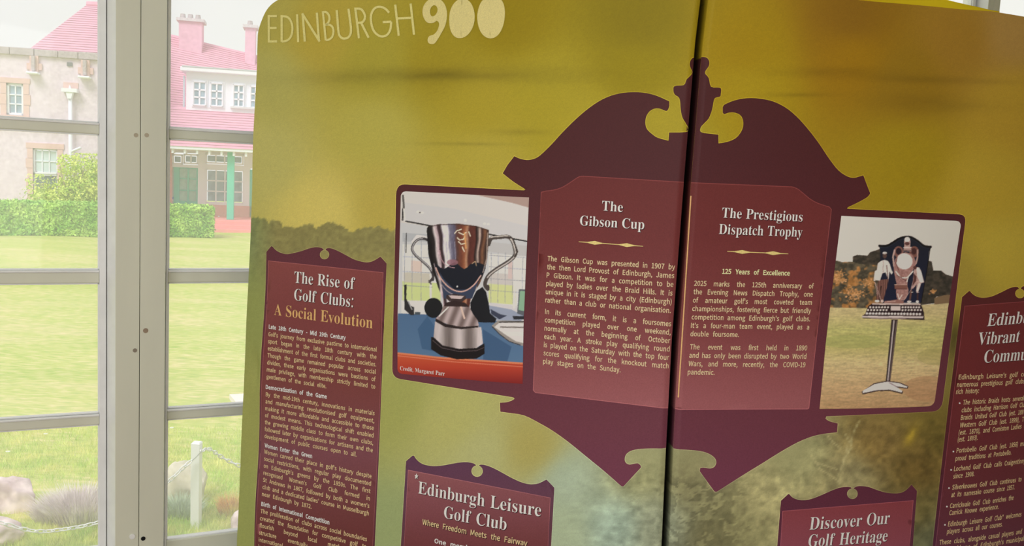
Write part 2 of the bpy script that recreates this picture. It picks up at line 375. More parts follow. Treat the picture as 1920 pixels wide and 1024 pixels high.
# hipped tiled roof behind the parapet, in courses
def courses(name, pl, quad, off0, off1, n, m, root, th=.05):
    # quad: bottom-left, bottom-right, top-right, top-left as (u, z); off0 bottom, off1 top. one object per tile course
    bl, br, tr_, tl_ = [np.array(q) for q in quad]
    for k in range(n):
        t0, t1 = k/n, (k+1)/n+.15/n
        a = bl+(tl_-bl)*t0; b = br+(tr_-br)*t0; c = br+(tr_-br)*t1; d = bl+(tl_-bl)*t1
        o0 = off0+(off1-off0)*t0; o1 = off0+(off1-off0)*t1
        mb = MB(); mb.hexa([pl.pt(*a, o0+th), pl.pt(*b, o0+th), pl.pt(*c, o1+.01), pl.pt(*d, o1+.01), pl.pt(a[0], a[1]-.0, o0-.05), pl.pt(b[0], b[1], o0-.05), pl.pt(*c, o1-.06), pl.pt(*d, o1-.06)])
        mb.build(name, m, root=root)
off_e, off_r = -1.2, -5.5
courses('tile_course', A, [A.uz(40, 104, off_e), A.uz(262, 118, off_e), A.uz(262, 14, off_r), A.uz(163, 9, off_r)], off_e, off_r, 24, tile, bA, .05)
mb = MB(); mb.tube([A.pt(*A.uz(163, 9, off_r), off_r), A.pt(*A.uz(262, 14, off_r), off_r)], .14, 8); mb.build('ridge_tile', tile, root=bA)

# right-hand clubhouse with dormer and veranda
B = Plane(at_depth(400, 314, 34.5), 13)
bB = bA
FL = GZ+.35
ur0, ur1 = B.uz(236, 300)[0], B.uz(620, 300)[0]
wd = B.rect(323, 311, 371, 392); ww = B.rect(386, 318, 457, 381)
zwt = B.uz(400, 262)[1]
rail_z = B.uz(400, 311)[1]
mb = MB()
B.box(mb, (ur0, FL, wd[0], zwt), -.4, 0); B.box(mb, (wd[2], FL, ur1, B.uz(400, 384)[1]), -.35, 0); mb.build('base_wall', brick, root=bB)
mb = MB(); zb0 = B.uz(400, 384)[1]
B.box(mb, (wd[2], zb0, ww[0], zwt), -.4, .02); B.box(mb, (ww[2], zb0, B.uz(468, 350)[0], zwt), -.4, .02)
B.box(mb, (ww[0], zb0, ww[2], ww[1]), -.4, .02); B.box(mb, (ww[0], ww[3], ww[2], B.uz(400, 308)[1]), -.4, .02)
B.box(mb, (wd[0], B.uz(345, 314)[1], wd[2], B.uz(345, 308.5)[1]), -.4, .04); B.box(mb, (B.uz(468, 350)[0], B.uz(468, 316)[1], ur1, zwt), -.4, .02)
mb.build('white_framing', white, root=bB)
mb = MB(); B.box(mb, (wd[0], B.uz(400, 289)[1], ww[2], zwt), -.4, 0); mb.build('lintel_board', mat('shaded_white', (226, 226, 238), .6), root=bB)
sash(B, (B.uz(344, 300)[0], B.uz(360, 308)[1], B.uz(372, 300)[0], B.uz(360, 289)[1]), 2, 1, white, pane_m, bB, .06, .05, -.05)
sash(B, (B.uz(323, 300)[0], B.uz(330, 308)[1], B.uz(343, 300)[0], B.uz(330, 289)[1]), 1, 1, white, pane_m, bB, .06, .05, -.05)
sash(B, (B.uz(385, 300)[0], B.uz(420, 308)[1], B.uz(457, 300)[0], B.uz(420, 289)[1]), 4, 1, white, pane_m, bB, .06, .05, -.05)
sash(B, ww, 4, 3, white, pane_m, bB, .04, .05, -.05)
# green door: stiles, two columns of glass
ud = [B.uz(x, 350)[0] for x in (313, 326, 336, 351, 354, 368, 373)]
mb = MB(); zt_, zbm = B.uz(345, 313)[1], FL; zg0, zg1 = B.uz(345, 377)[1], B.uz(345, 316)[1]
for a, b in ((ud[1], ud[2]), (ud[3], ud[4]), (ud[5], ud[6])): B.box(mb, (a, zbm, b, zt_), -.15, .0)
B.box(mb, (ud[2], zbm, ud[5], zg0), -.15, 0); B.box(mb, (ud[2], zg1, ud[5], zt_), -.15, 0)
for y in (335, 357): zz = B.uz(345, y)[1]; B.box(mb, (ud[2], zz-.02, ud[5], zz+.02), -.15, -.02)
mb.build('door', green, root=bB)
for a, b in ((ud[2], ud[3]), (ud[4], ud[5])): prt(B, 'pane', [(a, zg0, b, zg1)], -.12, -.10, mat('door_glass', (176, 212, 200), .3, noise=.2, nscale=3), bB)
prt(B, 'door_side_light', [(ud[0], FL, ud[1], zt_)], -.15, -.05, mat('side_light', (190, 216, 214), .4), bB)
prt(B, 'door_notice', [B.rect(318, 369, 325, 374)], -.05, -.03, mat('notice_blue', (70, 130, 220), .5), bB)
prt(B, 'door_notice', [B.rect(318, 374, 325, 376.5)], -.05, -.03, white, bB)
prt(B, 'side_door', [(B.uz(468, 350)[0], FL, B.uz(476, 350)[0], B.uz(468, 318)[1])], -.15, 0, green, bB)
# veranda roof, fascia, rafter ends, post, steps
vo = 2.6
zf0 = B.uz(400, 277, vo)[1]; uva, uvb = B.uz(150, 268, vo)[0], B.uz(620, 285, vo)[0]
zr1 = B.uz(400, 205, -.2)[1]
courses('tile_course', B, [(uva, zf0), (uvb, zf0), (uvb, zr1), (B.uz(225, 205, -.2)[0], zr1)], vo, -.2, 15, tile, bB, .05)
prt(B, 'fascia', [(uva, zf0-.10, uvb, zf0)], vo-.1, vo+.02, white, bB)
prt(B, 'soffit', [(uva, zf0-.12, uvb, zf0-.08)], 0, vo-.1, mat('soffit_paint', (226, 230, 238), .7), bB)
for x in list(range(323, 470, 23))+[181]:
    u = B.uz(x, 283, vo)[0]; zz = B.uz(x, 283+(x-400)*.05, vo)[1]
    prt(B, 'rafter_end', [(u-.035, zz-.14, u+.035, zf0-.09)], vo-.5, vo-.06, white, bB)
mb = MB(); up_ = B.uz(432, 360, vo-.4)[0]; B.box(mb, (up_-.12, FL, up_+.12, zf0-.1), vo-.62, vo-.38); mb.build('veranda_post', green, root=bB, bevel=.02)
mb = MB(); B.box(mb, (ur0, GZ-.1, ur1, FL), -.4, vo-.2); mb.build('veranda_floor', step_m, root=bB)
for k in range(3):
    mb = MB(); zz = FL-.02-(k)*.13; B.box(mb, (B.uz(392, 430, vo)[0], GZ-.1, ur1, zz), vo-.2, vo+.15+k*.3); mb.build('step', step_m, root=bB)
for x, y0 in ((410, 405), (421, 412), (441, 412)):
    u = B.uz(x, 420, .4)[0]; zz = B.uz(x, y0, .4)[1]
    mb = MB(); mb.tube([B.pt(u, FL, .4), B.pt(u, zz, .4)], .03, 8); mb.build('bench_leg', white, root=bB)
mb = MB(); B.box(mb, (B.uz(409, 420, .4)[0], B.uz(425, 416, .4)[1], B.uz(442, 420, .4)[0], B.uz(425, 413, .4)[1]), .25, .5); mb.build('bench_seat', brick, root=bB)
# main roof above, with the dormer and two chimney stacks
ze = zr1
oa, ob = -.2, -5.5
courses('tile_course', B, [B.uz(225, 205, oa), B.uz(640, 240, oa), B.uz(640, 142, ob), B.uz(300, 60, ob)], oa, ob, 34, tile, bB, .04)
dm = B.rect(349, 143, 640, 214, 0)
mb = MB(); B.box(mb, dm, -4, -.02); mb.build('dormer_wall', white, root=bB)
prt(B, 'dormer_eave', [(dm[0]-.18, dm[3]-.02, dm[2], dm[3]+.13)], -4.5, .30, white, bB, .02)
prt(B, 'dormer_gutter', [(dm[0]-.12, dm[3]+.13, dm[2], dm[3]+.17)], -4.5, .32, mat('gutter_grey', (200, 206, 214), .5), bB)
for a, b, y0, y1 in ((362, 387, 153, 198), (394.5, 418.5, 156, 200), (437, 458, 159, 201), (469, 490, 162, 203)):
    r = B.rect(a, y0, b, y1); prt(B, 'window_trim', [(r[0]-.05, r[1]-.05, r[2]+.05, r[3]+.06)], -.02, .02, white, bB)
    sash(B, r, 2, 3, white, pane_m, bB, .03, .06, .0)
prt(B, 'dormer_ledge', [B.rect(432, 205.5, 640, 209)], -.02, .10, mat('ledge_grey', (220, 222, 226), .6), bB)
prt(B, 'downpipe', [B.rect(343, 142, 346.5, 205, -.3)], -.4, -.3, mat('pipe_grey', (200, 208, 222), .5), bB)
st_m = mat('chimney_brick', (232, 182, 204), .9, noise=.1, nscale=3)
for a, b, y0, y1 in ((335, 378, 40, 150), (459, 478, 52, 170)):
    r = B.rect(a, y0, b, y1, -4.6); prt(B, 'chimney_stack', [r], -5.4, -4.6, st_m, bB)
    prt(B, 'chimney_cap', [(r[0]-.1, r[3], r[2]+.1, r[3]+.12)], -5.5, -4.5, mat('cap_stone', (214, 206, 212), .9, noise=.2, nscale=6), bB)
    for k in range(3 if b-a > 30 else 1):
        x = a+(b-a)*(k+.5)/(3 if b-a > 30 else 1); u, _ = B.uz(x, y0, -4.9)
        mb = MB(); mb.tube([B.pt(u, r[3]+.12, -5), B.pt(u, r[3]+.34, -5)], [.13, .10], 10); mb.build('chimney_pot', sand2, root=bB)

# yellow-green shrubs between hedge and house
def shrub(name, label, px, py_top, py_bot, Y, rad, n, m, cat='shrub', lsz=.05, group=None):
    t = at_depth(px, py_top, Y); bt = at_depth(px, py_bot, Y); h = t[2]-GZ; root = tag(empty(name, (t[0], t[1], GZ)), label, cat, group)
    mb = MB()
    for k in range(9):
        a = random.random()*6.28; q = .25+.6*random.random(); mb.tube([(t[0], t[1], GZ-.03), (t[0]+math.cos(a)*rad*.3*q, t[1]+math.sin(a)*rad*.3*q, GZ+h*.45), (t[0]+math.cos(a)*rad*.8*q, t[1]+math.sin(a)*rad*.8*q, GZ+h*.85)], [.03, .02, .008], 5)
    mb.build('stem', mat(name+'_stem', (180, 168, 140), .9), root=root)
    cl = [(random.gauss(0, .45)*rad, random.gauss(0, .45)*rad, h*(.3+.6*random.random()), .16+.14*random.random()) for _ in range(16)]
    P = []; Nn = []
    for _ in range(n):
        c = random.choice(cl); d = Vector(rng.normal(0, 1, 3)).normalized(); q = c[3]*h*(.6+.4*random.random())
        z = max(.05, c[2]+d.z*q); P.append((t[0]+c[0]+d.x*q, t[1]+c[1]+d.y*q, GZ+min(z, h))); Nn.append(tuple(d))
    leaf_cloud('foliage', P, Nn, lsz, m, root=root); return root
leafy = mat('yellow_green_leaf', (176, 212, 84), .6, spec=.2, col2=(232, 240, 120), nscale=3, noise=.2)
shrub('shrub', 'loose yellow-green shrub in front of the house beside its white drainpipe', 134, 292, 378, 28.6, .66, 5000, leafy)
shrub('shrub', 'yellow-green shrub at the veranda end, cut by the window frame', 186, 290, 378, 29.6, .55, 3600, leafy)
shrub('shrub', 'small yellow-green bush below the open house window', 80, 328, 378, 29.0, .3, 1500, leafy, lsz=.045)

# ---- foreground: chain fence, rocks, heather, tufts
metal_w = mat('white_plastic', (240, 242, 246), .45)
FY = 5.4
pb = at_depth(367, 1020, FY); ptp = at_depth(368.5, 831, FY)
fp = tag(empty('fence_post', (pb[0], pb[1], GZ)), 'square white post carrying a white chain on the lawn', 'post')
hw = 17/1700*FY/2
mb = MB(); zt2 = ptp[2]
mb.hexa([(pb[0]-hw, pb[1]-hw, GZ-.05), (pb[0]+hw, pb[1]-hw, GZ-.05), (pb[0]+hw, pb[1]-hw, zt2), (pb[0]-hw, pb[1]-hw, zt2), (pb[0]-hw, pb[1]+hw, GZ-.05), (pb[0]+hw, pb[1]+hw, GZ-.05), (pb[0]+hw, pb[1]+hw, zt2), (pb[0]-hw, pb[1]+hw, zt2)])
mb.build('shaft', metal_w, root=fp, bevel=.004)
mb = MB(); mb.hexa([(pb[0]-hw*1.04, pb[1]-hw*1.04, zt2), (pb[0]+hw*1.04, pb[1]-hw*1.04, zt2), (pb[0]+hw*.8, pb[1]-hw*.8, zt2+.008), (pb[0]-hw*.8, pb[1]-hw*.8, zt2+.008), (pb[0]-hw*1.04, pb[1]+hw*1.04, zt2), (pb[0]+hw*1.04, pb[1]+hw*1.04, zt2), (pb[0]+hw*.8, pb[1]+hw*.8, zt2+.008), (pb[0]-hw*.8, pb[1]+hw*.8, zt2+.008)])
mb.build('cap', metal_w, root=fp)
def torus_link(Lk=.030, Wk=.011, r=.0038):
    ring = []; k = 14; V = []; FA = []
    for i in range(k):
        a = 2*math.pi*i/k; ring.append(Vector((math.cos(a)*Lk+(.0), math.sin(a)*Wk, 0)))
    for i in range(k):
        t = (ring[(i+1) % k]-ring[i-1]).normalized(); n1 = Vector((0, 0, 1)); n2 = t.cross(n1)
        for j in range(6):
            b_ = 2*math.pi*j/6; V.append(tuple(ring[i]+n1*math.cos(b_)*r+n2*math.sin(b_)*r))
    for i in range(k):
        for j in range(6):
            a = i*6+j; b_ = i*6+(j+1) % 6; c = ((i+1) % k)*6+(j+1) % 6; d = ((i+1) % k)*6+j; FA.append((a, b_, c, d))
    me = bpy.data.meshes.new('link'); me.from_pydata(V, [], FA); me.materials.append(metal_w); me.polygons.foreach_set('use_smooth', [True]*len(FA)); return me
link_me = torus_link()
def chain(pts, label):
    P = [Vector(p) for p in pts]; root = tag(empty('chain', tuple(P[0])), label, 'chain')
    # resample
    seg = [0]
    for a, b in zip(P, P[1:]): seg.append(seg[-1]+(b-a).length)
    sp_ = .043; n = int(seg[-1]/sp_)
    def q(t):
        i = max(k for k in range(len(seg)) if seg[k] <= t+1e-9); i = min(i, len(P)-2); return P[i].lerp(P[i+1], (t-seg[i])/(seg[i+1]-seg[i]))
    for k in range(n):
        a, b = q(k*sp_), q((k+1)*sp_); t = (b-a).normalized(); o = bpy.data.objects.new('link', link_me); C.objects.link(o)
        R_ = t.to_track_quat('X', 'Z').to_matrix().to_4x4() @ Matrix.Rotation(math.radians(20+90*(k % 2)), 4, 'X')
        o.parent = root; o.matrix_parent_inverse = Matrix.Translation(root.location).inverted(); o.matrix_basis = Matrix.Translation((a+b)/2) @ R_
    return root
def smoothpts(px, Y0, Y1):
    out = []; n = len(px)
    for i in range(n-1):
        p0, p1, p2, p3 = [np.array(px[max(0, min(n-1, j))], float) for j in (i-1, i, i+1, i+2)]
        for k in range(5):
            t = k/5; out.append(.5*((2*p1)+(-p0+p2)*t+(2*p0-5*p1+4*p2-p3)*t*t+(-p0+3*p1-3*p2+p3)*t**3))
    out.append(np.array(px[-1], float)); m_ = len(out)
    return [at_depth(p[0], p[1], Y0+(Y1-Y0)*i/(m_-1)) for i, p in enumerate(out)]
chain(smoothpts([(-90, 940), (-40, 966), (0, 980), (25, 987), (50, 994), (75, 997), (100, 995.5), (125, 992), (150, 988), (183, 980), (220, 966), (270, 938), (313, 906), (345, 876), (360, 863)], 4.75, FY-.06), 'white plastic chain sagging from the post towards the left rock')
chain(smoothpts([(378, 846), (384, 843), (392, 842), (403, 848), (412, 855), (430, 865), (450, 874), (480, 885), (520, 893)], FY-.06, 5.9), 'white plastic chain running right from the post behind the banner edge')
mb = MB(); mb.tube([at_depth(360, 864, FY-.07), at_depth(368, 857, FY-.07), at_depth(378, 846, FY-.07)], .0035, 6); mb.build('tie_wire', mat('wire', (180, 185, 190), .5), root=fp)
def rock(name, label, x0, y0, x1, y1, m, seed, squash=1.0, depth=1.0, sharp=1):
    cx = (x0+x1)/2; g = ground(cx, y1, GZ); Y = g[1]; wdt = (x1-x0)/F*Y; hgt = (y1-y0)/F*Y*1.02
    bm = bmesh.new(); bmesh.ops.create_icosphere(bm, subdivisions=4, radius=1)
    r_ = np.random.default_rng(seed); pl = [(Vector(r_.normal(0, 1, 3)).normalized(), .62+.3*r_.random()) for _ in range(16)]
    from mathutils import noise as mn
    for v in bm.verts:
        p = v.co.copy()
        for n_, d_ in pl:
            t = p.dot(n_)
            if t > d_: p -= n_*(t-d_)*.9*sharp
        p += p.normalized()*(mn.noise(p*2.2+Vector((seed, 0, 0)))*.12+mn.noise(p*6+Vector((seed, 3, 0)))*.04)
        v.co = p
    mx_ = max(abs(v.co.x) for v in bm.verts); mz = max(v.co.z for v in bm.verts)
    for v in bm.verts: v.co = Vector((v.co.x/mx_*wdt/2, v.co.y*wdt/2*depth, v.co.z/mz*hgt*.62+hgt*.33))
    me = bpy.data.meshes.new(name); bm.to_mesh(me); bm.free(); me.materials.append(m); me.polygons.foreach_set('use_smooth', [True]*len(me.polygons))
    o = bpy.data.objects.new(name, me); C.objects.link(o); o.location = (g[0], g[1]+wdt/2*depth*.4, GZ); return tag(o, label, 'rock')
rk = mat('pale_pink_rock', (196, 172, 176), .95, noise=.2, nscale=8, bump=.6, col2=(240, 222, 220), thr=(.35, .6))
rk2 = mat('buff_rock', (196, 190, 166), .95, noise=.2, nscale=8, bump=.6, col2=(226, 220, 200), thr=(.35, .65))
rock('rock', 'large pale pinkish rock on the grass at the left edge', -38, 893, 67, 962, rk, 3, depth=.7)
rock('rock', 'flat pale rock under the chain in the bottom left corner', -60, 974, 34, 1022, rk, 9, depth=.9)
rock('rock', 'wide buff boulder lying behind the white fence post', 296, 862, 392, 945, rk2, 14, depth=.6)
rock('rock', 'low greyish rock beside the banner edge in the flower bed', 424, 955, 480, 1000, rk, 22, depth=.9)
def blades(name, label, cat, cx, cy, Y, rx, h, n, m, lean=.5, wd=.004, stuff=None):
    g = at_depth(cx, cy, Y); V = []; FA = []
    for _ in range(n):
        a = random.random()*6.28; q = math.sqrt(random.random()); bx_, by_ = g[0]+math.cos(a)*q*rx*.75, g[1]+math.sin(a)*q*rx*.6
        l = h*(.5+.5*random.random())*(1-.35*q); dx, dy = math.cos(a)*lean*l*q+random.gauss(0, .15)*l, math.sin(a)*lean*l*q+random.gauss(0, .15)*l
        k = len(V); t = random.random()*6.28; ox, oy = math.cos(t)*wd, math.sin(t)*wd
        V += [(bx_-ox, by_-oy, GZ-.01), (bx_+ox, by_+oy, GZ-.01), (bx_+dx*.45+ox*.7, by_+dy*.45+oy*.7, GZ+l*.6), (bx_+dx*.45-ox*.7, by_+dy*.45-oy*.7, GZ+l*.6), (bx_+dx, by_+dy, GZ+l)]
        FA += [(k, k+1, k+2, k+3), (k+3, k+2, k+4)]
    o = mesh_obj(name, V, FA, m); me = o.data; off = Vector((g[0], g[1], GZ)); me.transform(Matrix.Translation(-off)); o.location = off
    return tag(o, label, cat, kind=stuff)
def gy(x, y): return ground(x, y, GZ)[1]
heath = mat('heather', (226, 212, 216), .9, noise=.25, nscale=8, col2=(246, 240, 234), thr=(.4, .62))
Yh = gy(150, 972)
blades('heather_bush', 'greyish lilac heather bush on the grass left of the post', 'shrub', 150, 972, Yh, .25, .26, 2600, heath, .75, .0022)
blades('heather_bush', 'low dry heather clump between the rock and the bigger heather', 'shrub', 102, 972, gy(102, 975), .14, .17, 1000, heath, .9, .0022)
silver = mat('silver_grass', (190, 206, 180), .8, noise=.2, nscale=8)
blades('grass_tuft', 'pale silvery grass tuft in front of the buff boulder', 'plant', 342, 962, gy(342, 964), .14, .17, 700, silver, .9, .0025)
blades('flower_clump', 'orange flowering clump at the banner edge', 'plant', 437, 962, gy(437, 962), .11, .17, 500, mat('orange_flower', (240, 176, 110), .8, noise=.3, nscale=9, col2=(236, 226, 130)), .7, .003)
# rough grass of the near lawn: countless blades as one thing
gm = mat('grass_blade', (176, 214, 92), .8, spec=.1, noise=.25, nscale=5, col2=(240, 236, 150), thr=(.35, .65))
V = []; FA = []
for _ in range(34000):
    px = -60+random.random()*560; py = 800+random.random()**.8*260
    g = ground(px, py, GZ); l = .018+.035*random.random(); t = random.random()*6.28; wd_ = .0022; k = len(V)
    dx, dy = random.gauss(0, .5)*l, random.gauss(0, .5)*l
    V += [(g[0]-math.cos(t)*wd_, g[1]-math.sin(t)*wd_, GZ-.012), (g[0]+math.cos(t)*wd_, g[1]+math.sin(t)*wd_, GZ-.012), (g[0]+dx, g[1]+dy, GZ+l)]; FA.append((k, k+1, k+2))
o = mesh_obj('grass', V, FA, gm); tag(o, 'short rough green grass blades of the near lawn', 'grass', kind='stuff')
daisy = mat('daisy_white', (250, 250, 248), .7)
for i, (px, py, lb) in enumerate(((85.5, 824, 'single white daisy on the lawn above the pink rock'), (322, 812, 'single white daisy on the lawn left of the white post'), (15, 858, 'small white daisy above the large rock at the left edge'))):
    g = ground(px, py, GZ); root = tag(empty('daisy', tuple(g)), lb, 'flower')
    mb = MB(); mb.tube([g, (g[0], g[1], GZ+.04)], .0012, 5); mb.build('stem', gm, root=root)
    mb = MB()
    for k in range(10):
        a = k*.628; c_, s_ = math.cos(a), math.sin(a); e, f_ = math.cos(a+.25), math.sin(a+.25); r_ = .016
        mb.prism([(g[0], g[1], GZ+.042), (g[0]+c_*r_, g[1]+s_*r_, GZ+.048), (g[0]+e*r_, g[1]+f_*r_, GZ+.048)], [(g[0], g[1], GZ+.039), (g[0]+c_*r_, g[1]+s_*r_, GZ+.045), (g[0]+e*r_, g[1]+f_*r_, GZ+.045)])
    mb.build('petals', daisy, root=root)
mb = MB(); k = [ground(430, 745, GZ), ground(500, 742, GZ), ground(500, 768, GZ), ground(445, 763, GZ)]
mb.prism([(p[0], p[1], GZ+.03) for p in k][::-1], [(p[0], p[1], GZ-.05) for p in k][::-1])
o = mb.build('garden_path', mat('pale_gravel', (236, 228, 220), .95, noise=.1, nscale=30)); tag(o, kind='structure')

# ------------------------------------------------------------------ THE BANNER
d_ = ray(1285, 357); Fo = np.array([d_[0]/d_[1]*2.05, 2.05])
def phR(s): return math.radians(8+19*min(s, 1.2))
def phL(s): return math.radians(-(12+25*s) if s < .55 else -(25.75+(s-.55)*2))
lst = []; p = Fo.copy(); s = 0
Lp = [(0, p.copy(), phL(0))]
while s < 1.7: ph = phL(s+.0025); p = p-.005*np.array([math.cos(ph), math.sin(ph)]); s += .005; Lp.append((-s, p.copy(), ph))
p = Fo.copy(); s = 0; Rp = []
while s < 1.7: ph = phR(s+.0025); p = p+.005*np.array([math.cos(ph), math.sin(ph)]); s += .005; Rp.append((s, p.copy(), ph))
AA = Lp[::-1]+Rp
S_ = np.array([a[0] for a in AA]); XY_ = np.array([a[1] for a in AA]); PH_ = np.array([a[2] for a in AA]); TT = XY_[:, 0]/XY_[:, 1]
# smooth the normals over the crease
NX = np.interp(S_, S_, np.sin(PH_)); NY = np.interp(S_, S_, -np.cos(PH_))
kern = np.ones(9)/9; NX = np.convolve(np.pad(NX, 4, 'edge'), kern, 'valid'); NY = np.convolve(np.pad(NY, 4, 'edge'), kern, 'valid')
def inv0(x, y):
    d = ray(x, y); s = float(np.interp(d[0]/d[1], TT, S_)); Y = float(np.interp(s, S_, XY_[:, 1])); return s, CZ+Y/d[1]*d[2]
_sp = sorted([(inv0(x, y)[1], inv0(x, y)[0]) for x, y in ((1322, 0), (1312, 80), (1291, 330), (1267, 642), (1257, 830), (1248, 1024))])
SZ, SS = np.array([a[0] for a in _sp]), np.array([a[1] for a in _sp])
seam = lambda z: np.interp(z, SZ, SS)
def az(x, y): s, z = inv0(x, y); return s-float(seam(z)), z
_le = sorted([(az(x, y)[1], az(x, y)[0]) for x, y in ((486, 37), (482, 64), (480.5, 122), (478, 195), (474, 342), (470, 415), (467, 500), (465.5, 551), (462, 628), (455.5, 766), (450, 888), (443.5, 1011))])
LZ, LA = np.array([a[0] for a in _le]), np.array([a[1] for a in _le])
ZTOP = 2.112
def a_left(z):
    a = np.interp(z, LZ, LA); t = np.clip((z-(ZTOP-.10))/.10, 0, 1); return a+.105*(1-np.sqrt(np.clip(1-t**2, 0, 1)))
A_RIGHT = 1.20
GD, GW = .07, .024
def groove(a):
    t = np.clip(1-np.abs(a)/GW, 0, 1); q = np.clip((.009-np.abs(a))/.006, 0, 1); return .012*t*t*(3-2*t)+GD*q
def wrinkle(a, z):
    w_ = .012*np.exp(-((a+1.19)/.012)**2-((z-1.10)/.05)**2)*-1
    w_ += .003*np.sin((a*1.0+z*.35)*38)*np.exp(-((a+1.18)/.06)**2)
    w_ += .0012*np.sin(a*7+z*3)+.0008*np.sin(z*9-a*4)
    w_ += .002*np.exp(-((a+.93-(z-1.85)*.42)/.006)**2)*np.exp(-((z-1.83)/.12)**2)
    return w_
def P3(a, z, off=0.):
    a = np.asarray(a, float); z = np.asarray(z, float); s = a+seam(z)
    X = np.interp(s, S_, XY_[:, 0]); Y = np.interp(s, S_, XY_[:, 1]); nx_ = np.interp(s, S_, NX); ny_ = np.interp(s, S_, NY)
    o_ = off-groove(a)+wrinkle(a, z); return np.stack([X+nx_*o_, Y+ny_*o_, z], -1)
def flat3(a, z):
    s = a+seam(z); return np.stack([np.interp(s, S_, XY_[:, 0]), np.interp(s, S_, XY_[:, 1]), z], -1)

# ---- printed background colour as a function of position on the cloth (image coordinates of the photograph only used to look up the print)
def vnoise(x, y, seed=0):
    xi, yi = np.floor(x).astype(int), np.floor(y).astype(int); fx, fy = x-xi, y-yi; fx = fx*fx*(3-2*fx); fy = fy*fy*(3-2*fy)
    def h(i, j):
        n = (i*374761393+j*668265263+seed*1442695041) & 0xffffffff; n = ((n ^ (n >> 13))*1274126177) & 0xffffffff; return ((n ^ (n >> 16)) & 0xffff)/65535.
    return (h(xi, yi)*(1-fx)+h(xi+1, yi)*fx)*(1-fy)+(h(xi, yi+1)*(1-fx)+h(xi+1, yi+1)*fx)*fy
def fbm(x, y, seed=0, o=4):
    v = 0; a = .5; t = 0
    for k in range(o): v = v+a*vnoise(x*2**k, y*2**k, seed+k); t += a; a *= .55
    return v/t
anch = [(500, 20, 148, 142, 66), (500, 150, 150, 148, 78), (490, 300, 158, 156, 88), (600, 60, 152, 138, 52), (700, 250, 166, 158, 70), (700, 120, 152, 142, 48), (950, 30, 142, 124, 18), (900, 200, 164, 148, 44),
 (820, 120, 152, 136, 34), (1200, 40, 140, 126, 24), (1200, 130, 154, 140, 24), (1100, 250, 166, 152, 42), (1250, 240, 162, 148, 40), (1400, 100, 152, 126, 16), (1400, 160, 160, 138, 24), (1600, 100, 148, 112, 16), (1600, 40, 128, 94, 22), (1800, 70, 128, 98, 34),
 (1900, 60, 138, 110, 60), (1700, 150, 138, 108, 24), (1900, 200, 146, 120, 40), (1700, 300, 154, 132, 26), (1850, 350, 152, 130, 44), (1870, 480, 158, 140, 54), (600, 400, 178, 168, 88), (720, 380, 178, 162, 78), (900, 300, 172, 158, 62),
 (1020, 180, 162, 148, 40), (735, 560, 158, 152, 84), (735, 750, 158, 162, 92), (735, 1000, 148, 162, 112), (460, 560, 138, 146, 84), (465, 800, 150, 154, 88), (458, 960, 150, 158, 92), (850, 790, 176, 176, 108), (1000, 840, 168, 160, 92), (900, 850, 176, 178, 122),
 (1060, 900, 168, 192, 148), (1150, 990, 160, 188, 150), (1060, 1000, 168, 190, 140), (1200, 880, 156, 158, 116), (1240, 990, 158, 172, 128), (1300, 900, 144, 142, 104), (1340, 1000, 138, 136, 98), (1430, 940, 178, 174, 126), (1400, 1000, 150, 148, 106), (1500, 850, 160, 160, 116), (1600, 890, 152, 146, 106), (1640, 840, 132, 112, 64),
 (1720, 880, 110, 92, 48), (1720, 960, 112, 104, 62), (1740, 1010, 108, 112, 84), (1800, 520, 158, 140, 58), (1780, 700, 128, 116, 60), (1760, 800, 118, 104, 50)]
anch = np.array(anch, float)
for q in anch:               # light put into the print: paler sides, darker top centre; greyer green low down
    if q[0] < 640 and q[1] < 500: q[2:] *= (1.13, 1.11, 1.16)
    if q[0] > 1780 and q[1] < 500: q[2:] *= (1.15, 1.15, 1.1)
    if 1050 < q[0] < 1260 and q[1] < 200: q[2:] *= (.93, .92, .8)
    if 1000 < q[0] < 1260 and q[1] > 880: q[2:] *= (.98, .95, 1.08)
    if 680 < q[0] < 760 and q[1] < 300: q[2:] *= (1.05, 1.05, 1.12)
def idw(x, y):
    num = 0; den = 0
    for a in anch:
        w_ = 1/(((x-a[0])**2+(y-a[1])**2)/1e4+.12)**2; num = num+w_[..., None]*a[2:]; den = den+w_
    return num/den[..., None]
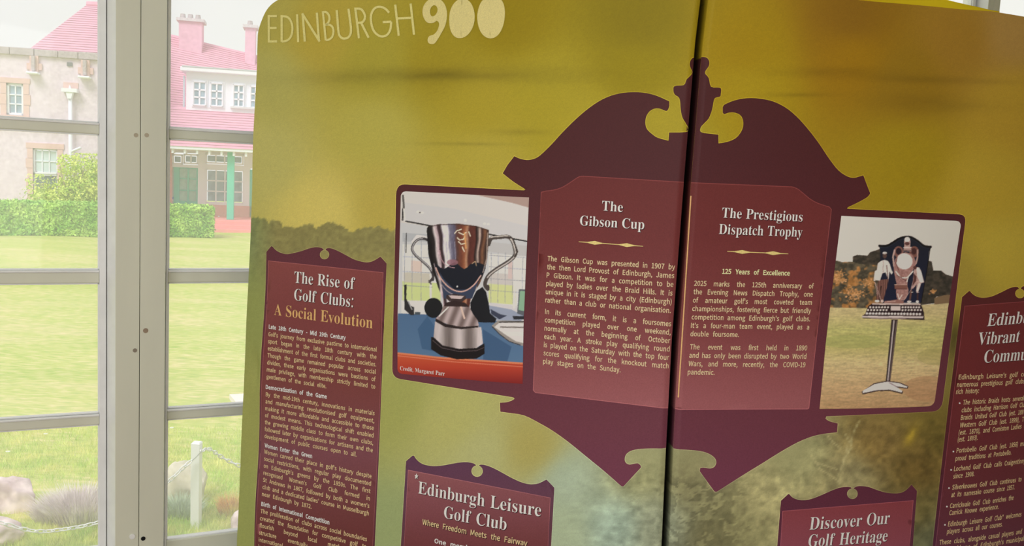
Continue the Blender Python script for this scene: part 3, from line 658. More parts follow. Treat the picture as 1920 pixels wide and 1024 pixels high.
def back_colour(x, y):
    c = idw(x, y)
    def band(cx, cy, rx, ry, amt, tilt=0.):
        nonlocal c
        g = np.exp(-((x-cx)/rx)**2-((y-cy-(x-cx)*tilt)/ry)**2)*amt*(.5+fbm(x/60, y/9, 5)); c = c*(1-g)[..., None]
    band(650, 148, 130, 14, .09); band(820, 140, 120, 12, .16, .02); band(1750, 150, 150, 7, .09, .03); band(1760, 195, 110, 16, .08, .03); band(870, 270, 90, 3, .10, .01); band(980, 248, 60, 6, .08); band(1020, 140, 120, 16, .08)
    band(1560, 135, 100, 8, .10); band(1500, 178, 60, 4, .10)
    tl = np.interp(x, [440, 478, 500, 505, 510, 524, 530, 567, 570, 586, 592, 606, 622, 640, 655, 672, 690, 704, 716, 735, 760], [409, 408, 409, 419, 412, 414, 424, 425, 420, 418, 429, 417, 416, 424, 433, 431, 425, 423, 426, 431, 428])
    tl = tl+(fbm(x/4., y*0, 11)-.5)*10
    m_ = np.clip((y-tl)/2.5, 0, 1)*np.clip((762-x)/6, 0, 1)*np.clip((560-y)/90, 0, 1)
    tc_ = np.stack([136+0*x, 130+0*x, 82+0*x], -1)*(.86+.28*fbm(x/7, y/7, 3))[..., None]
    tc_ = tc_+np.clip((520-x)/60, 0, 1)[..., None]*np.array([-14, 6, 8])
    c = c*(1-m_[..., None])+tc_*m_[..., None]
    # tangled trees and scrub low on the right
    f = np.clip((y-845)/60, 0, 1)*np.clip((x-1050)/140, 0, 1); f = np.maximum(f, np.clip((y-775)/20, 0, 1)*np.clip((x-1480)/60, 0, 1))
    n = fbm(x/22, y/18, 21, 5); n2 = fbm(x/9, y/9, 31, 3)
    c = c*(1+f*(.5*(n-.5)+.34*(n2-.5)))[..., None]
    f2 = np.clip((x-1210)/60, 0, 1)*np.clip((y-880)/30, 0, 1)*np.clip((1430-x)/60, 0, 1)*(n > .5)
    c = c*(1-.22*f2)[..., None]
    g = np.exp(-((x-1708+(y-815)*.4)/10)**2-((y-818)/17)**2)*(.4+fbm(x/6, y/6, 41)); c = c*(1-np.clip(g, 0, 1)[..., None])+np.array([176, 152, 58])*np.clip(g, 0, 1)[..., None]
    # bare branches
    for pth in ([(1522, 855), (1538, 880), (1560, 893), (1577, 908), (1573, 890), (1582, 862), (1597, 838), (1585, 815)], [(1550, 815), (1562, 830), (1577, 842)], [(1530, 868), (1550, 874), (1570, 880)], [(1590, 850), (1600, 810), (1610, 790)], [(1577, 905), (1580, 870), (1590, 830), (1592, 800)]):
        dm_ = np.full(x.shape, 1e9)
        for (ax, ay), (bx_, by_) in zip(pth, pth[1:]):
            t = np.clip(((x-ax)*(bx_-ax)+(y-ay)*(by_-ay))/((bx_-ax)**2+(by_-ay)**2), 0, 1); dm_ = np.minimum(dm_, np.hypot(x-ax-t*(bx_-ax), y-ay-t*(by_-ay)))
        g = np.exp(-(dm_/1.5)**2)*.6; c = c*(1-g[..., None])+np.array([196, 190, 140])*g[..., None]
    # misty texture right of the lower-left panel
    f = np.clip((y-860)/50, 0, 1)*np.clip((x-1035)/40, 0, 1)*np.clip((1260-x)/40, 0, 1); c = c*(1+f*(.16*(fbm(x/30, y/8, 51)-.5)))[..., None]
    # dark trunk streak in the strip between photo and right panel
    g = np.exp(-((x-1790+(y-620)*.12)/13)**2-((y-630)/38)**2)*.35; c = c*(1-g)[..., None]
    c = c*(1+.05*(fbm(x/3, y/3, 61, 2)-.5))[..., None]
    return c
KE = 0.74            # the cloth's share of light at which the print matches
def alb(c): return np.clip(lin(np.clip(c, 0, 255))/KE, 0, .9)

cuts = sorted(set([round(k*.0015, 5) for k in range(-18, 19)]+[.03, -.03]+[round(.03+k*.012, 4) for k in range(1, 110)]+[-round(.03+k*.012, 4) for k in range(1, 110)]))
cuts = [c for c in cuts if c < A_RIGHT]
cloth_m = mat('printed_cloth', None, .62, vcol='Col', noise=.09, nscale=170, spec=.25)
banner = tag(empty('banner', (Fo[0], Fo[1]+.1, 0)), 'large curved pop-up display banner with golf history text and trophy photographs', 'banner')
banner.location = (0, 0, 0)
zs_ = np.concatenate([np.linspace(.0, .5, 12)[:-1], np.linspace(.5, ZTOP-.1, 420)[:-1], ZTOP-.1+.1*np.sin(np.linspace(0, math.pi/2, 24))])
def vgrad(stops):
    ys = [s_[0] for s_ in stops]; cs = np.array([s_[1] for s_ in stops], float)
    return lambda x, y: np.stack([np.interp(y, ys, cs[:, k]) for k in range(3)], -1)
fr_col = vgrad([(100, (70, 32, 34)), (300, (74, 34, 38)), (450, (82, 38, 44)), (700, (98, 50, 62)), (800, (104, 54, 68)), (900, (108, 56, 76))])  # window sheen put into the maroon: darker at top, purpler below
in_col = vgrad([(330, (100, 44, 44)), (450, (106, 48, 49)), (600, (120, 62, 64)), (760, (148, 88, 94))])  # light gradient put into the panel face colour, paler towards the bottom
_hx = [1560, 1600, 1640, 1750, 1800, 1860]; _hy = [-6, -1, 3, 12, 17, 19.5]
_ht = [az(x, y) for x, y in zip(_hx, _hy)]
def ztop_r(a): return np.interp(a, [q[0] for q in _ht], [min(q[1], ZTOP) for q in _ht], left=ZTOP)
def cloth(name, cols_a, left):
    cols_a = np.array(cols_a); nC = len(cols_a); nR = len(zs_); Agrid = np.zeros((nR, nC))
    for j, z in enumerate(zs_):
        if left:
            al = float(a_left(z)); inner = cols_a; ua = np.where(inner < -.03, -.03+(inner+.03)*((al+.03)/(cols_a[0]+.03)), inner); Agrid[j] = ua
        else: Agrid[j] = cols_a
    Zg = np.repeat(zs_[:, None], nC, 1)
    if not left: Zg = Zg*(1+(ztop_r(Agrid)-ZTOP)/ZTOP*np.clip((Zg-1.9)/(ZTOP-1.9), 0, 1))
    pos = P3(Agrid, Zg); fx, fy = project(flat3(Agrid, Zg))
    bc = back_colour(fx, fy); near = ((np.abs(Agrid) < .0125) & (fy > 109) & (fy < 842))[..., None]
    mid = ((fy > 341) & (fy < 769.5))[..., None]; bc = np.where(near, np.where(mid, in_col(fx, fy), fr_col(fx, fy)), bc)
    col = alb(bc); fj = np.clip((np.abs(Agrid)-.0045)/.006, 0, 1)[..., None]; col = col*fj+lin((26, 16, 12))*(1-fj); col = col.reshape(-1, 3); V = pos.reshape(-1, 3)  # groove shade darkened into the cloth colour along the seam
    idx = np.arange(nR*nC).reshape(nR, nC); FA = np.stack([idx[:-1, :-1], idx[:-1, 1:], idx[1:, 1:], idx[1:, :-1]], -1).reshape(-1, 4)
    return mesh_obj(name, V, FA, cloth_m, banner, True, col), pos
la = [-1.22]+[c for c in cuts if -1.21 < c <= 0]
la = sorted(set(la+[(a+b)/2 for a, b in zip(la, la[1:]) if a < -.031]+[-1.205+.0]))
ra_ = [c for c in cuts if c >= 0]+[A_RIGHT]; ra_ = sorted(set(ra_+[(a+b)/2 for a, b in zip(ra_, ra_[1:]) if a >= .03]))
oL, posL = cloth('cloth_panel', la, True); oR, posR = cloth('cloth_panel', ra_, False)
# back sheet and side returns give the display its depth (30 mm frame)
back_m = mat('grey_backing', (92, 92, 90), .8)
edge_m = mat('printed_edge', (120, 122, 62), .7)
def off_back(Pq, d):
    q = Pq.copy(); return q
def backsheet():
    zz = np.linspace(0, ZTOP-.05, 30); V = []; FA = []; aa = np.linspace(0, 1, 70)
    for z in zz:
        al = float(a_left(z))+.004
        for t in aa:
            a = al+(A_RIGHT-.004-al)*t; s = a+float(seam(z)); X = np.interp(s, S_, XY_[:, 0]); Y = np.interp(s, S_, XY_[:, 1]); nx_ = np.interp(s, S_, NX); ny_ = np.interp(s, S_, NY); V.append((X-nx_*.09, Y-ny_*.09, z))
    n = len(aa)
    for j in range(len(zz)-1):
        for i in range(n-1): a = j*n+i; FA.append((a, a+n, a+n+1, a+1))
    mesh_obj('back_sheet', V, FA, back_m, banner, True)
    # edge: strip joining front rim to back rim
    for side in (0, 1):
        V = []; FA = []; zr = zs_
        for z in zr:
            a = float(a_left(z)) if side == 0 else A_RIGHT
            f0 = P3(a, z); s = a+float(seam(z)); nx_ = np.interp(s, S_, NX); ny_ = np.interp(s, S_, NY)
            for k, (o_, q) in enumerate(((0, 0), (.006, .0025), (.02, .003), (.089, .0))):
                V.append((f0[0]-nx_*o_+(-q if side == 0 else q)*1, f0[1]-ny_*o_, z))
        for j in range(len(zr)-1):
            for k in range(3): a = j*4+k; FA.append((a, a+1, a+5, a+4))
        mesh_obj('edge_return', V, FA, edge_m, banner, True)
    V = []; FA = []; tt = np.linspace(0, 1, 160); al = float(a_left(ZTOP))
    for t in tt:
        a = al+(A_RIGHT-al)*t; f0 = P3(a, ZTOP); s = a+float(seam(ZTOP)); nx_ = np.interp(s, S_, NX); ny_ = np.interp(s, S_, NY); o_ = .09
        X = np.interp(s, S_, XY_[:, 0]); Y = np.interp(s, S_, XY_[:, 1]); f0 = P3(a, ZTOP-.05); V += [tuple(f0), (X-nx_*o_, Y-ny_*o_, ZTOP-.051)]
    for i in range(len(tt)-1): a = 2*i; FA.append((a, a+2, a+3, a+1))
    mesh_obj('top_return', V, FA, edge_m, banner, True)
backsheet()
# hem of single, light-transmitting cloth standing up along the right half's top
hem_m = bpy.data.materials.new('thin_yellow_cloth'); hem_m.use_nodes = True; nt = hem_m.node_tree; bb = nt.nodes['Principled BSDF']; bb.inputs['Base Color'].default_value = (*lin((236, 186, 30)), 1); bb.inputs['Roughness'].default_value = .6
tl = nt.nodes.new('ShaderNodeBsdfTranslucent'); tl.inputs[0].default_value = (1, .74, .03, 1); mx = nt.nodes.new('ShaderNodeMixShader'); mx.inputs[0].default_value = .85
nt.links.new(bb.outputs[0], mx.inputs[1]); nt.links.new(tl.outputs[0], mx.inputs[2]); nt.links.new(mx.outputs[0], nt.nodes['Material Output'].inputs[0])
V = []; FA = []; n = 60
for i in range(n+1):
    px = 1560+(1880-1560)*i/n; yb = np.interp(px, [1560, 1600, 1640, 1750, 1800, 1880], [-6, -1, 3, 12, 17, 20]); yt = np.interp(px, [1560, 1750, 1795, 1820, 1850, 1880], [-8, -12, 0, 6, 12.5, 20.3])
    a0, z0 = az(px, yb); a1, z1 = az(px, yt); V += [tuple(P3(a0, z0-.012, -.006)), tuple(P3(a0, (z0+z1)/2, -.008)), tuple(P3(a1, z1, -.014))]
    if i: k = 3*i; FA += [(k-3, k, k+1, k-2), (k-2, k+1, k+2, k-1)]
tag(mesh_obj('hem', V, FA, hem_m, banner, True), 'bright yellow hem along the top edge')
# feet of the stand
mb = MB()
for a in (-1.05, -.02, 1.0):
    c_ = P3(a, .0, -.04); s = a; t = float(np.interp(s, S_, PH_)); D_ = np.array([math.cos(t), math.sin(t)]); N_ = np.array([math.sin(t), -math.cos(t)])
    q = [c_[:2]+D_*i*.04+N_*j for i, j in ((-1, .14), (1, .14), (1, -.22), (-1, -.22))]
    mb.hexa([(*q[0], .0), (*q[1], .0), (*q[1], .012), (*q[0], .012), (*q[3], .0), (*q[2], .0), (*q[2], .012), (*q[3], .012)])
mb.build('foot', mat('aluminium', (170, 172, 176), .35, 1), banner, bevel=.003)

# ---- print elements
print_m = mat('screen_print', None, .6, vcol='Col', noise=.12, nscale=170, spec=.25)
def smooth_closed(pts, sub=4):
    return pts
def outset(pts, d):
    P = [np.array(p, float) for p in pts]; P = [p for i, p in enumerate(P) if np.hypot(*(p-P[i-1])) > .5]; P = np.array(P); n = len(P); a = 0.5*np.sum(P[:, 0]*np.roll(P[:, 1], -1)-np.roll(P[:, 0], -1)*P[:, 1]); sg = 1 if a > 0 else -1; out = []
    for i in range(n):
        e0 = P[i]-P[i-1]; e1 = P[(i+1) % n]-P[i]; l0, l1 = np.hypot(*e0)+1e-9, np.hypot(*e1)+1e-9
        n0 = np.array([e0[1], -e0[0]])/l0*sg; n1 = np.array([e1[1], -e1[0]])/l1*sg; m_ = n0+n1; q = np.hypot(*m_)+1e-6; m_ /= q; c_ = max(.5, m_@n0); out.append(tuple(P[i]+m_*d/c_))
    return out
def densify(pts, step=6):
    out = []; n = len(pts)
    for i in range(n):
        a = np.array(pts[i], float); b = np.array(pts[(i+1) % n], float); k = max(1, int(np.hypot(*(b-a))/step))
        for j in range(k): out.append(a+(b-a)*j/k)
    return out
def spline(pts, k=4, closed=False):
    P = [np.array(p, float) for p in pts]; n = len(P); out = []
    rngi = range(n) if closed else range(n-1)
    for i in rngi:
        g = (lambda j: P[j % n]) if closed else (lambda j: P[max(0, min(n-1, j))]); p0, p1, p2, p3 = g(i-1), g(i), g(i+1), g(i+2)
        for q in range(k): t = q/k; out.append(tuple(.5*((2*p1)+(-p0+p2)*t+(2*p0-5*p1+4*p2-p3)*t*t+(-p0+3*p1-3*p2+p3)*t**3)))
    if not closed: out.append(tuple(P[-1]))
    return out
def print_poly(name, pts, colour, off, parent=None, step=8, zcut=.06, kind=None):
    """flat print: pixel outline -> cloth coordinates -> thin film lying on the curved cloth. colour: rgb or f(x,y)"""
    P = [az(*q) for q in densify(pts, step)]; bm = bmesh.new(); vs_ = [bm.verts.new((a, z, 0)) for a, z in P]
    f = bm.faces.new(vs_); bmesh.ops.triangulate(bm, faces=[f], ngon_method='EAR_CLIP')
    a0, a1 = min(p[0] for p in P), max(p[0] for p in P); z0, z1 = min(p[1] for p in P), max(p[1] for p in P)
    for c in cuts:
        if a0 < c < a1 and (abs(c) < .031 or int(round((abs(c)-.03)/.012)) % 2 == 0):
            bmesh.ops.bisect_plane(bm, geom=bm.verts[:]+bm.edges[:]+bm.faces[:], plane_co=(c, 0, 0), plane_no=(1, 0, 0))
    if a0 < 0 < a1: zcut = .02
    k = math.ceil(z0/zcut)
    while k*zcut < z1:
        bmesh.ops.bisect_plane(bm, geom=bm.verts[:]+bm.edges[:]+bm.faces[:], plane_co=(0, k*zcut, 0), plane_no=(0, 1, 0)); k += 1
    if a0 < 0 < a1: bmesh.ops.delete(bm, geom=[f_ for f_ in bm.faces if abs(f_.calc_center_median().x) < .009], context='FACES')
    A_ = np.array([v.co.x for v in bm.verts]); Z_ = np.array([v.co.y for v in bm.verts])
    V = P3(A_, Z_, off); fx, fy = project(flat3(A_, Z_)); bm.verts.index_update(); FA = [[v.index for v in f_.verts] for f_ in bm.faces]; bm.free()
    cc = colour(fx, fy) if callable(colour) else np.repeat(np.array([colour], float), len(V), 0)
    return mesh_obj(name, V, FA, print_m, parent, True, alb(cc))
def zp(pts, s, ox, oy): return [(ox+x/s, oy+y/s) for x, y in pts]
def vgrad(stops):
    ys = [s_[0] for s_ in stops]; cs = np.array([s_[1] for s_ in stops], float)
    return lambda x, y: np.stack([np.interp(y, ys, cs[:, k]) for k in range(3)], -1)
def corner(c, p, q, n=6):    # rounded corner: quadratic from p via c to q
    c, p, q = map(np.array, (c, p, q)); return [tuple((1-t)**2*p+2*t*(1-t)*c+t*t*q) for t in np.linspace(0, 1, n)]
Z7 = lambda L_: zp(L_, 2.4, 900, 80); Z8 = lambda L_: zp(L_, 2.4, 900, 600)
topL = spline([(205, 660), (150, 625), (103, 588)], 3)+[(125, 550), (155, 511)]+spline([(155, 511), (180, 522), (210, 528), (240, 524), (270, 508), (320, 460), (370, 405), (430, 345), (490, 294), (550, 255), (610, 232), (670, 223), (730, 224), (790, 237), (852, 264)], 3)[1:]
topL += spline([(852, 285), (845, 303), (835, 307), (810, 297), (785, 297), (762, 310), (747, 335), (744, 365), (752, 390), (775, 412), (800, 428), (848, 441)], 3)+[(851, 404), (900, 404)]
urn = spline([(925, 402), (940, 395), (938, 380), (925, 360), (910, 335), (903, 300), (900, 262), (893, 245), (878, 235), (871, 222), (871, 200), (885, 193), (918, 190), (930, 165), (950, 145), (958, 130), (947, 110), (944, 90), (955, 70), (975, 62), (1005, 62), (1022, 68), (1032, 85), (1030, 105), (1017, 125), (1015, 140), (1030, 160), (1040, 198), (1075, 202), (1085, 208), (1084, 230), (1080, 243), (1060, 248), (1052, 262), (1045, 300), (1030, 340), (1010, 362), (995, 380), (993, 400), (1010, 407)], 3)
topR = [(1073, 414)]+spline([(1073, 453), (1110, 447), (1150, 430), (1175, 400), (1184, 370), (1180, 340), (1165, 322), (1140, 314), (1115, 316), (1100, 322), (1092, 315)], 3)+[(1092, 290), (1098, 280)]+spline([(1098, 280), (1130, 265), (1180, 252), (1240, 250), (1310, 262), (1370, 290), (1420, 330), (1470, 385), (1520, 450), (1570, 525), (1610, 575), (1650, 602), (1680, 608), (1705, 602), (1722, 597)], 3)[1:]+[(1738, 640)]+spline([(1753, 678), (1740, 695), (1700, 718), (1652, 741)], 3)
fr_r = [(1587.4, 391.4)]+corner((1812, 402.5), (1798, 401.8), (1810.5, 416))+corner((1763, 771), (1766.3, 752), (1746, 771.5))+[(1549, 780.6)]
botR = Z8(spline([(1548, 439), (1570, 455), (1608, 465)], 3)[1:]+[(1607, 480), (1605, 505)]+spline([(1560, 510), (1500, 522), (1430, 550), (1350, 595), (1270, 645), (1180, 700), (1065, 773)], 3)+[(1056, 773)]+[(1050, 766), (988, 680)]+spline([(990, 667), (1005, 664), (1035, 668), (1055, 660), (1063, 640), (1055, 620), (1030, 602), (990, 590), (930, 584), (870, 582), (800, 578), (740, 579), (690, 585), (662, 600), (652, 620), (655, 640), (672, 650), (695, 646), (712, 645), (724, 656)], 3)+[(724, 664), (646, 748), (638, 748)]+spline([(632, 743), (560, 680), (480, 615), (400, 550), (330, 500), (270, 465), (200, 430), (130, 418), (92, 413)], 3)+[(90, 372)]+spline([(92, 372), (120, 370), (145, 362), (156, 354)], 3))
fr_l = [(962.8, 745.2)]+corner((735, 708), (750.5, 711), (735.5, 691))+corner((742.5, 345), (742.3, 367), (759, 345.8))+[(983, 356.8)]
outline = Z7(topL)+Z7(urn)+Z7(topR)+fr_r+botR+fr_l
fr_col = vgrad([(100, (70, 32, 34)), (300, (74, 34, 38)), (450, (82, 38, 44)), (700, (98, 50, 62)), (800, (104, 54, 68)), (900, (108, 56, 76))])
cp_ = bpy.data.objects.new('central_plaque', None); C.objects.link(cp_); cp_.parent = banner; cp_['label'] = 'maroon clock-case shaped plaque with scrolled pediment'
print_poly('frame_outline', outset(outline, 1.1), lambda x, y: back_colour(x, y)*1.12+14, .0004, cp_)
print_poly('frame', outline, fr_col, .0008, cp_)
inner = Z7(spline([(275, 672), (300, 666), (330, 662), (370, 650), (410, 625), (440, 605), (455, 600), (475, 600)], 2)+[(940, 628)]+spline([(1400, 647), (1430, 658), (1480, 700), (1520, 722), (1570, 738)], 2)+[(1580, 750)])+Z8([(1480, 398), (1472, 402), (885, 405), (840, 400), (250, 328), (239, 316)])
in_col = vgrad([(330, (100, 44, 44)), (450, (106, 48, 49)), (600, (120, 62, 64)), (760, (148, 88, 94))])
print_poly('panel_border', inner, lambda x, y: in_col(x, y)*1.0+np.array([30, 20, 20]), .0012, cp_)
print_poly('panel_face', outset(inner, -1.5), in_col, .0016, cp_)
gold = (214, 172, 118)
print_poly('column_rule', [(1295.6, 367.5), (1297.6, 367.5), (1273.4, 746), (1271.4, 746)], gold, .0022, cp_, step=30)
def divider(s, e, d1, d2):
    s, e = np.array(s, float), np.array(e, float); t = (e-s)/np.hypot(*(e-s)); n = np.array([-t[1], t[0]]); Lg = np.hypot(*(e-s)); up = []; dn = []
    for x, h in ((0, .5), (d1-14, .9), (d1, 3.6), (d1+15, .7), (d2-15, .7), (d2, 3.6), (d2+14, .9), (Lg, .4)): up.append(tuple(s+t*x-n*h)); dn.append(tuple(s+t*x+n*h))
    print_poly('divider', up+dn[::-1], (232, 196, 128), .0024, cp_, step=12)
divider((1085.7, 453.2), (1206.2, 461.8), 30, 90); divider((1362.9, 471.3), (1477.2, 475.8), 28, 86)

def arc(c, r, a0, a1, n=14): return [(c[0]+r*math.cos(math.radians(a)), c[1]+r*math.sin(math.radians(a))) for a in np.linspace(a0, a1, n)]
def side_panel(label, outer, inner_, ocol, icol):
    t = bpy.data.objects.new('text_panel', None); C.objects.link(t); t.parent = banner; t['label'] = label
    print_poly('frame_outline', outset(outer, 1.0), lambda x, y: back_colour(x, y)*1.1+12, .0004, t)
    print_poly('frame', outer, ocol, .0008, t)
    print_poly('panel_border', inner_, lambda x, y: icol(x, y)+np.array([34, 26, 28]), .0012, t)
    print_poly('panel_face', outset(inner_, -1.1), icol, .0016, t); return t
ZA = lambda L_: zp(L_, 3.4115, 480, 440)
pl1o = ZA([(68, 110)]+spline([(100, 75), (108, 76), (125, 95), (150, 112), (190, 124), (230, 120), (290, 105), (350, 85), (385, 80), (415, 84), (431, 95)], 3)+arc((437, 128), 30, 262, -75+0, 16)+spline([(444, 95), (455, 87), (480, 88), (530, 108), (580, 135), (630, 160), (690, 176), (730, 175), (765, 160), (792, 143), (800, 146)], 3)+[(835, 185)])+[(700.5, 1090), (474, 1090)]
pl1i = [(503.6, 488.5), (719, 510.8), (713.6, 740), (699.8, 1024), (697, 1090), (477, 1090), (479.4, 1024), (492.8, 724)]
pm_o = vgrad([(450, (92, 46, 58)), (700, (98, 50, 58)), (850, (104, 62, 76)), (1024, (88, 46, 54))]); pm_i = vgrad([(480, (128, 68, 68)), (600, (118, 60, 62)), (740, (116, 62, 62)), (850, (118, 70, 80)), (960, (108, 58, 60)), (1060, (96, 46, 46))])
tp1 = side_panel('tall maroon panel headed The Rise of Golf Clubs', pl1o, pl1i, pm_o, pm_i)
ZE = lambda L_: zp(L_, 5.278, 740, 830)
pl2o = ZE([(110, 185)]+spline([(175, 130), (190, 134), (210, 165), (250, 200), (300, 222), (380, 234), (470, 228), (560, 212), (640, 198), (720, 195), (780, 207), (804, 224)], 3)+arc((815, 283), 57, 260, -70, 16)+spline([(832, 226), (850, 219), (890, 222), (960, 245), (1050, 290), (1150, 345), (1250, 390), (1330, 410), (1400, 408), (1450, 392), (1500, 366), (1512, 372)], 3)+[(1583, 445)])+[(1030, 1090), (748, 1090)]
pl2i = ZE([(130, 270), (1545, 542)])+[(1028.5, 1024), (1026, 1090), (754.5, 1090), (757.5, 1024)]
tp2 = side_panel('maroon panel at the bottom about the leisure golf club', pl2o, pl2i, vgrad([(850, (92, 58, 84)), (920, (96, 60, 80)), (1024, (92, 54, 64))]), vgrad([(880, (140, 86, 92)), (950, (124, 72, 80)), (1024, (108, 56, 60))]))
Z3 = lambda L_: zp(L_, 6.4, 1440, 900)
pl3o = Z3([(155, 250)]+spline([(242, 170), (255, 172), (290, 208), (350, 235), (430, 243), (520, 228), (640, 182), (760, 128), (850, 95), (930, 82), (985, 86), (1000, 97)], 3)+arc((1010, 165), 64, 258, -72, 16)+spline([(1022, 97), (1035, 92), (1060, 78), (1110, 72), (1200, 82), (1300, 118), (1400, 148), (1500, 160), (1580, 155), (1640, 130), (1690, 85), (1712, 60), (1722, 62)], 3)+[(1783, 130)])+[(1711, 1024), (1706, 1090), (1453, 1090), (1457.5, 1024)]
pl3i = Z3([(172, 372), (1740, 242)])+[(1705, 1024), (1701, 1090), (1458, 1090), (1463, 1024)]
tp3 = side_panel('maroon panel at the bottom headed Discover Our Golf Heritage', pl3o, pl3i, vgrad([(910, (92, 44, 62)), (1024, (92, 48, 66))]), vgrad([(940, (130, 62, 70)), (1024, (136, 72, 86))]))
Z1 = lambda L_: zp(L_, 3.939, 1560, 500)
rt = spline([(1010, 182), (1020, 182), (1035, 200), (1070, 222), (1120, 230), (1180, 220), (1250, 190), (1310, 160), (1350, 150), (1372, 152), (1382, 163)], 3)
half = Z1(rt); mir = [(2*1912.5-x, y-(2*1912.5-2*x)*.0-((1912.5-x)*2)*.10) for x, y in half[::-1]]
pl4o = Z1([(960, 225)])+half+[(1912.5+9*math.cos(math.radians(a)), 550.5+9*math.sin(math.radians(a))) for a in np.linspace(258, -78, 14)]+mir+[(2*1912.5-1803.7, 528), (2020, 700), (1975, 1090), (1738, 1090), (1747.7, 1024), (1778, 751)]
pl4i = [(1808, 573.5), (2012, 558), (2008, 700), (1966, 1090), (1744, 1090), (1752.7, 1024), (1783.4, 760)]
tp4 = side_panel('tall maroon panel at the right edge about communities and clubs', pl4o, pl4i, vgrad([(550, (84, 36, 38)), (750, (86, 36, 42)), (1024, (84, 42, 62))]), vgrad([(570, (104, 42, 44)), (750, (106, 44, 48)), (900, (100, 46, 54)), (1024, (96, 52, 68))]))

# ---- lettering
fdir = os.path.join(bpy.utils.resource_path('LOCAL'), 'datafiles', 'fonts')
def font(n):
    try: return bpy.data.fonts.load(os.path.join(fdir, n))
    except Exception: return None
f_sans, f_math = font('Noto Sans CJK Regular.woff2'), font('NotoSansMath-Regular.woff2')
def serif(s):
    if not f_math: return s
    return ''.join(chr(0x1D400+ord(c)-65) if 'A' <= c <= 'Z' else chr(0x1D41A+ord(c)-97) if 'a' <= c <= 'z' else c for c in s)
cache = {}
def glyphs(txt, style):
    k = (txt, style)
    if k in cache: return cache[k]
    c = bpy.data.curves.new('t', 'FONT'); c.size = 1; c.dimensions = '2D'; c.fill_mode = 'FRONT'
    if style == 'serif': c.body = serif(txt); c.resolution_u = 4; c.offset = -.0035; fn = f_math
    elif style == 'bold': c.body = txt; c.resolution_u = 2; c.offset = .011; fn = f_sans
    elif style == 'med': c.body = txt; c.resolution_u = 3; c.offset = .006; fn = f_sans
    else: c.body = txt; c.resolution_u = 2; c.offset = .005; fn = f_sans
    if fn: c.font = fn
    o = bpy.data.objects.new('t', c); me = bpy.data.meshes.new_from_object(o)
    v = np.array([q.co[:2] for q in me.vertices]).reshape(-1, 2); f_ = [tuple(p_.vertices) for p_ in me.polygons]
    bpy.data.meshes.remove(me); bpy.data.objects.remove(o); bpy.data.curves.remove(c)
    cache[k] = (v, f_, v[:, 0].min() if len(v) else 0, v[:, 0].max() if len(v) else .3); return cache[k]
CAPH = {}
def cap(style):
    if style not in CAPH: v = glyphs('H', style)[0]; CAPH[style] = v[:, 1].max()-v[:, 1].min()
    return CAPH[style]
class Ink:
    def __init__(s): s.v = []; s.f = []
    def add(s, v, f_): n = len(s.v); s.v += list(v); s.f += [tuple(i+n for i in q) for q in f_]
    def build(s, name, colour, off, parent):
        if not s.v: return
        A_ = np.array([q[0] for q in s.v]); Z_ = np.array([q[1] for q in s.v]); V = P3(A_, Z_, off)
        return mesh_obj(name, V, s.f, print_m, parent, False, alb(np.repeat(np.array([colour], float), len(V), 0)))
def upvec(p_lo, p_hi):       # px margin points, bottom and top -> cloth direction per unit height
    a0, z0 = az(*p_lo); a1, z1 = az(*p_hi); return (a1-a0)/(z1-z0)
def set_line(ink, words, p0, p1, size, xs, style, shear=0., justify=True, sp=.26, dxy=(0, 0)):
    (a0, z0), (a1, z1) = az(*p0), az(*p1); Lg = math.hypot(a1-a0, z1-z0); ca, sa = (a1-a0)/Lg, (z1-z0)/Lg
    gl_ = [glyphs(w_, style) for w_ in words]; wd_ = [(g[3]-g[2])*size*xs for g in gl_]
    gap = (Lg-sum(wd_))/(len(words)-1) if justify and len(words) > 1 else sp*size*xs
    x = 0
    for g, w_ in zip(gl_, wd_):
        lx = x+(g[0][:, 0]-g[2])*size*xs; ly = g[0][:, 1]*size
        ink.add(list(zip(a0+lx*ca+ly*shear+dxy[0], z0+lx*sa+ly+dxy[1])), g[1]); x += w_+gap
def block(parent, lines, f0, f1, l0, l1, colour, size_px, style='reg', ragged=(), margin=None, maxxs=1.3, name='lettering'):
    """lines run from baseline f0-f1 (first) to l0-l1 (last)"""
    n = len(lines); ink = Ink(); shear = upvec(l0, f0) if margin is None else upvec(*margin)
    (aa, zz0) = az(*f0); (_, zz1) = az(f0[0], f0[1]-size_px); size = (zz1-zz0)/cap(style); xsm = maxxs
    data = []
    for i, t in enumerate(lines):
        k = i/(n-1) if n > 1 else 0; p0 = (f0[0]+(l0[0]-f0[0])*k, f0[1]+(l0[1]-f0[1])*k); p1 = (f1[0]+(l1[0]-f1[0])*k, f1[1]+(l1[1]-f1[1])*k); words = t.split(' '); data.append((words, p0, p1))
        if i in ragged: continue
        (a0, z0), (a1, z1) = az(*p0), az(*p1); nat = sum((glyphs(w_, style)[3]-glyphs(w_, style)[2]) for w_ in words)+.22*(len(words)-1); xsm = min(xsm, math.hypot(a1-a0, z1-z0)/(nat*size))
    for i, (words, p0, p1) in enumerate(data): set_line(ink, words, p0, p1, size, xsm, style, shear, i not in ragged)
    ink.build(name, colour, .0024, parent)
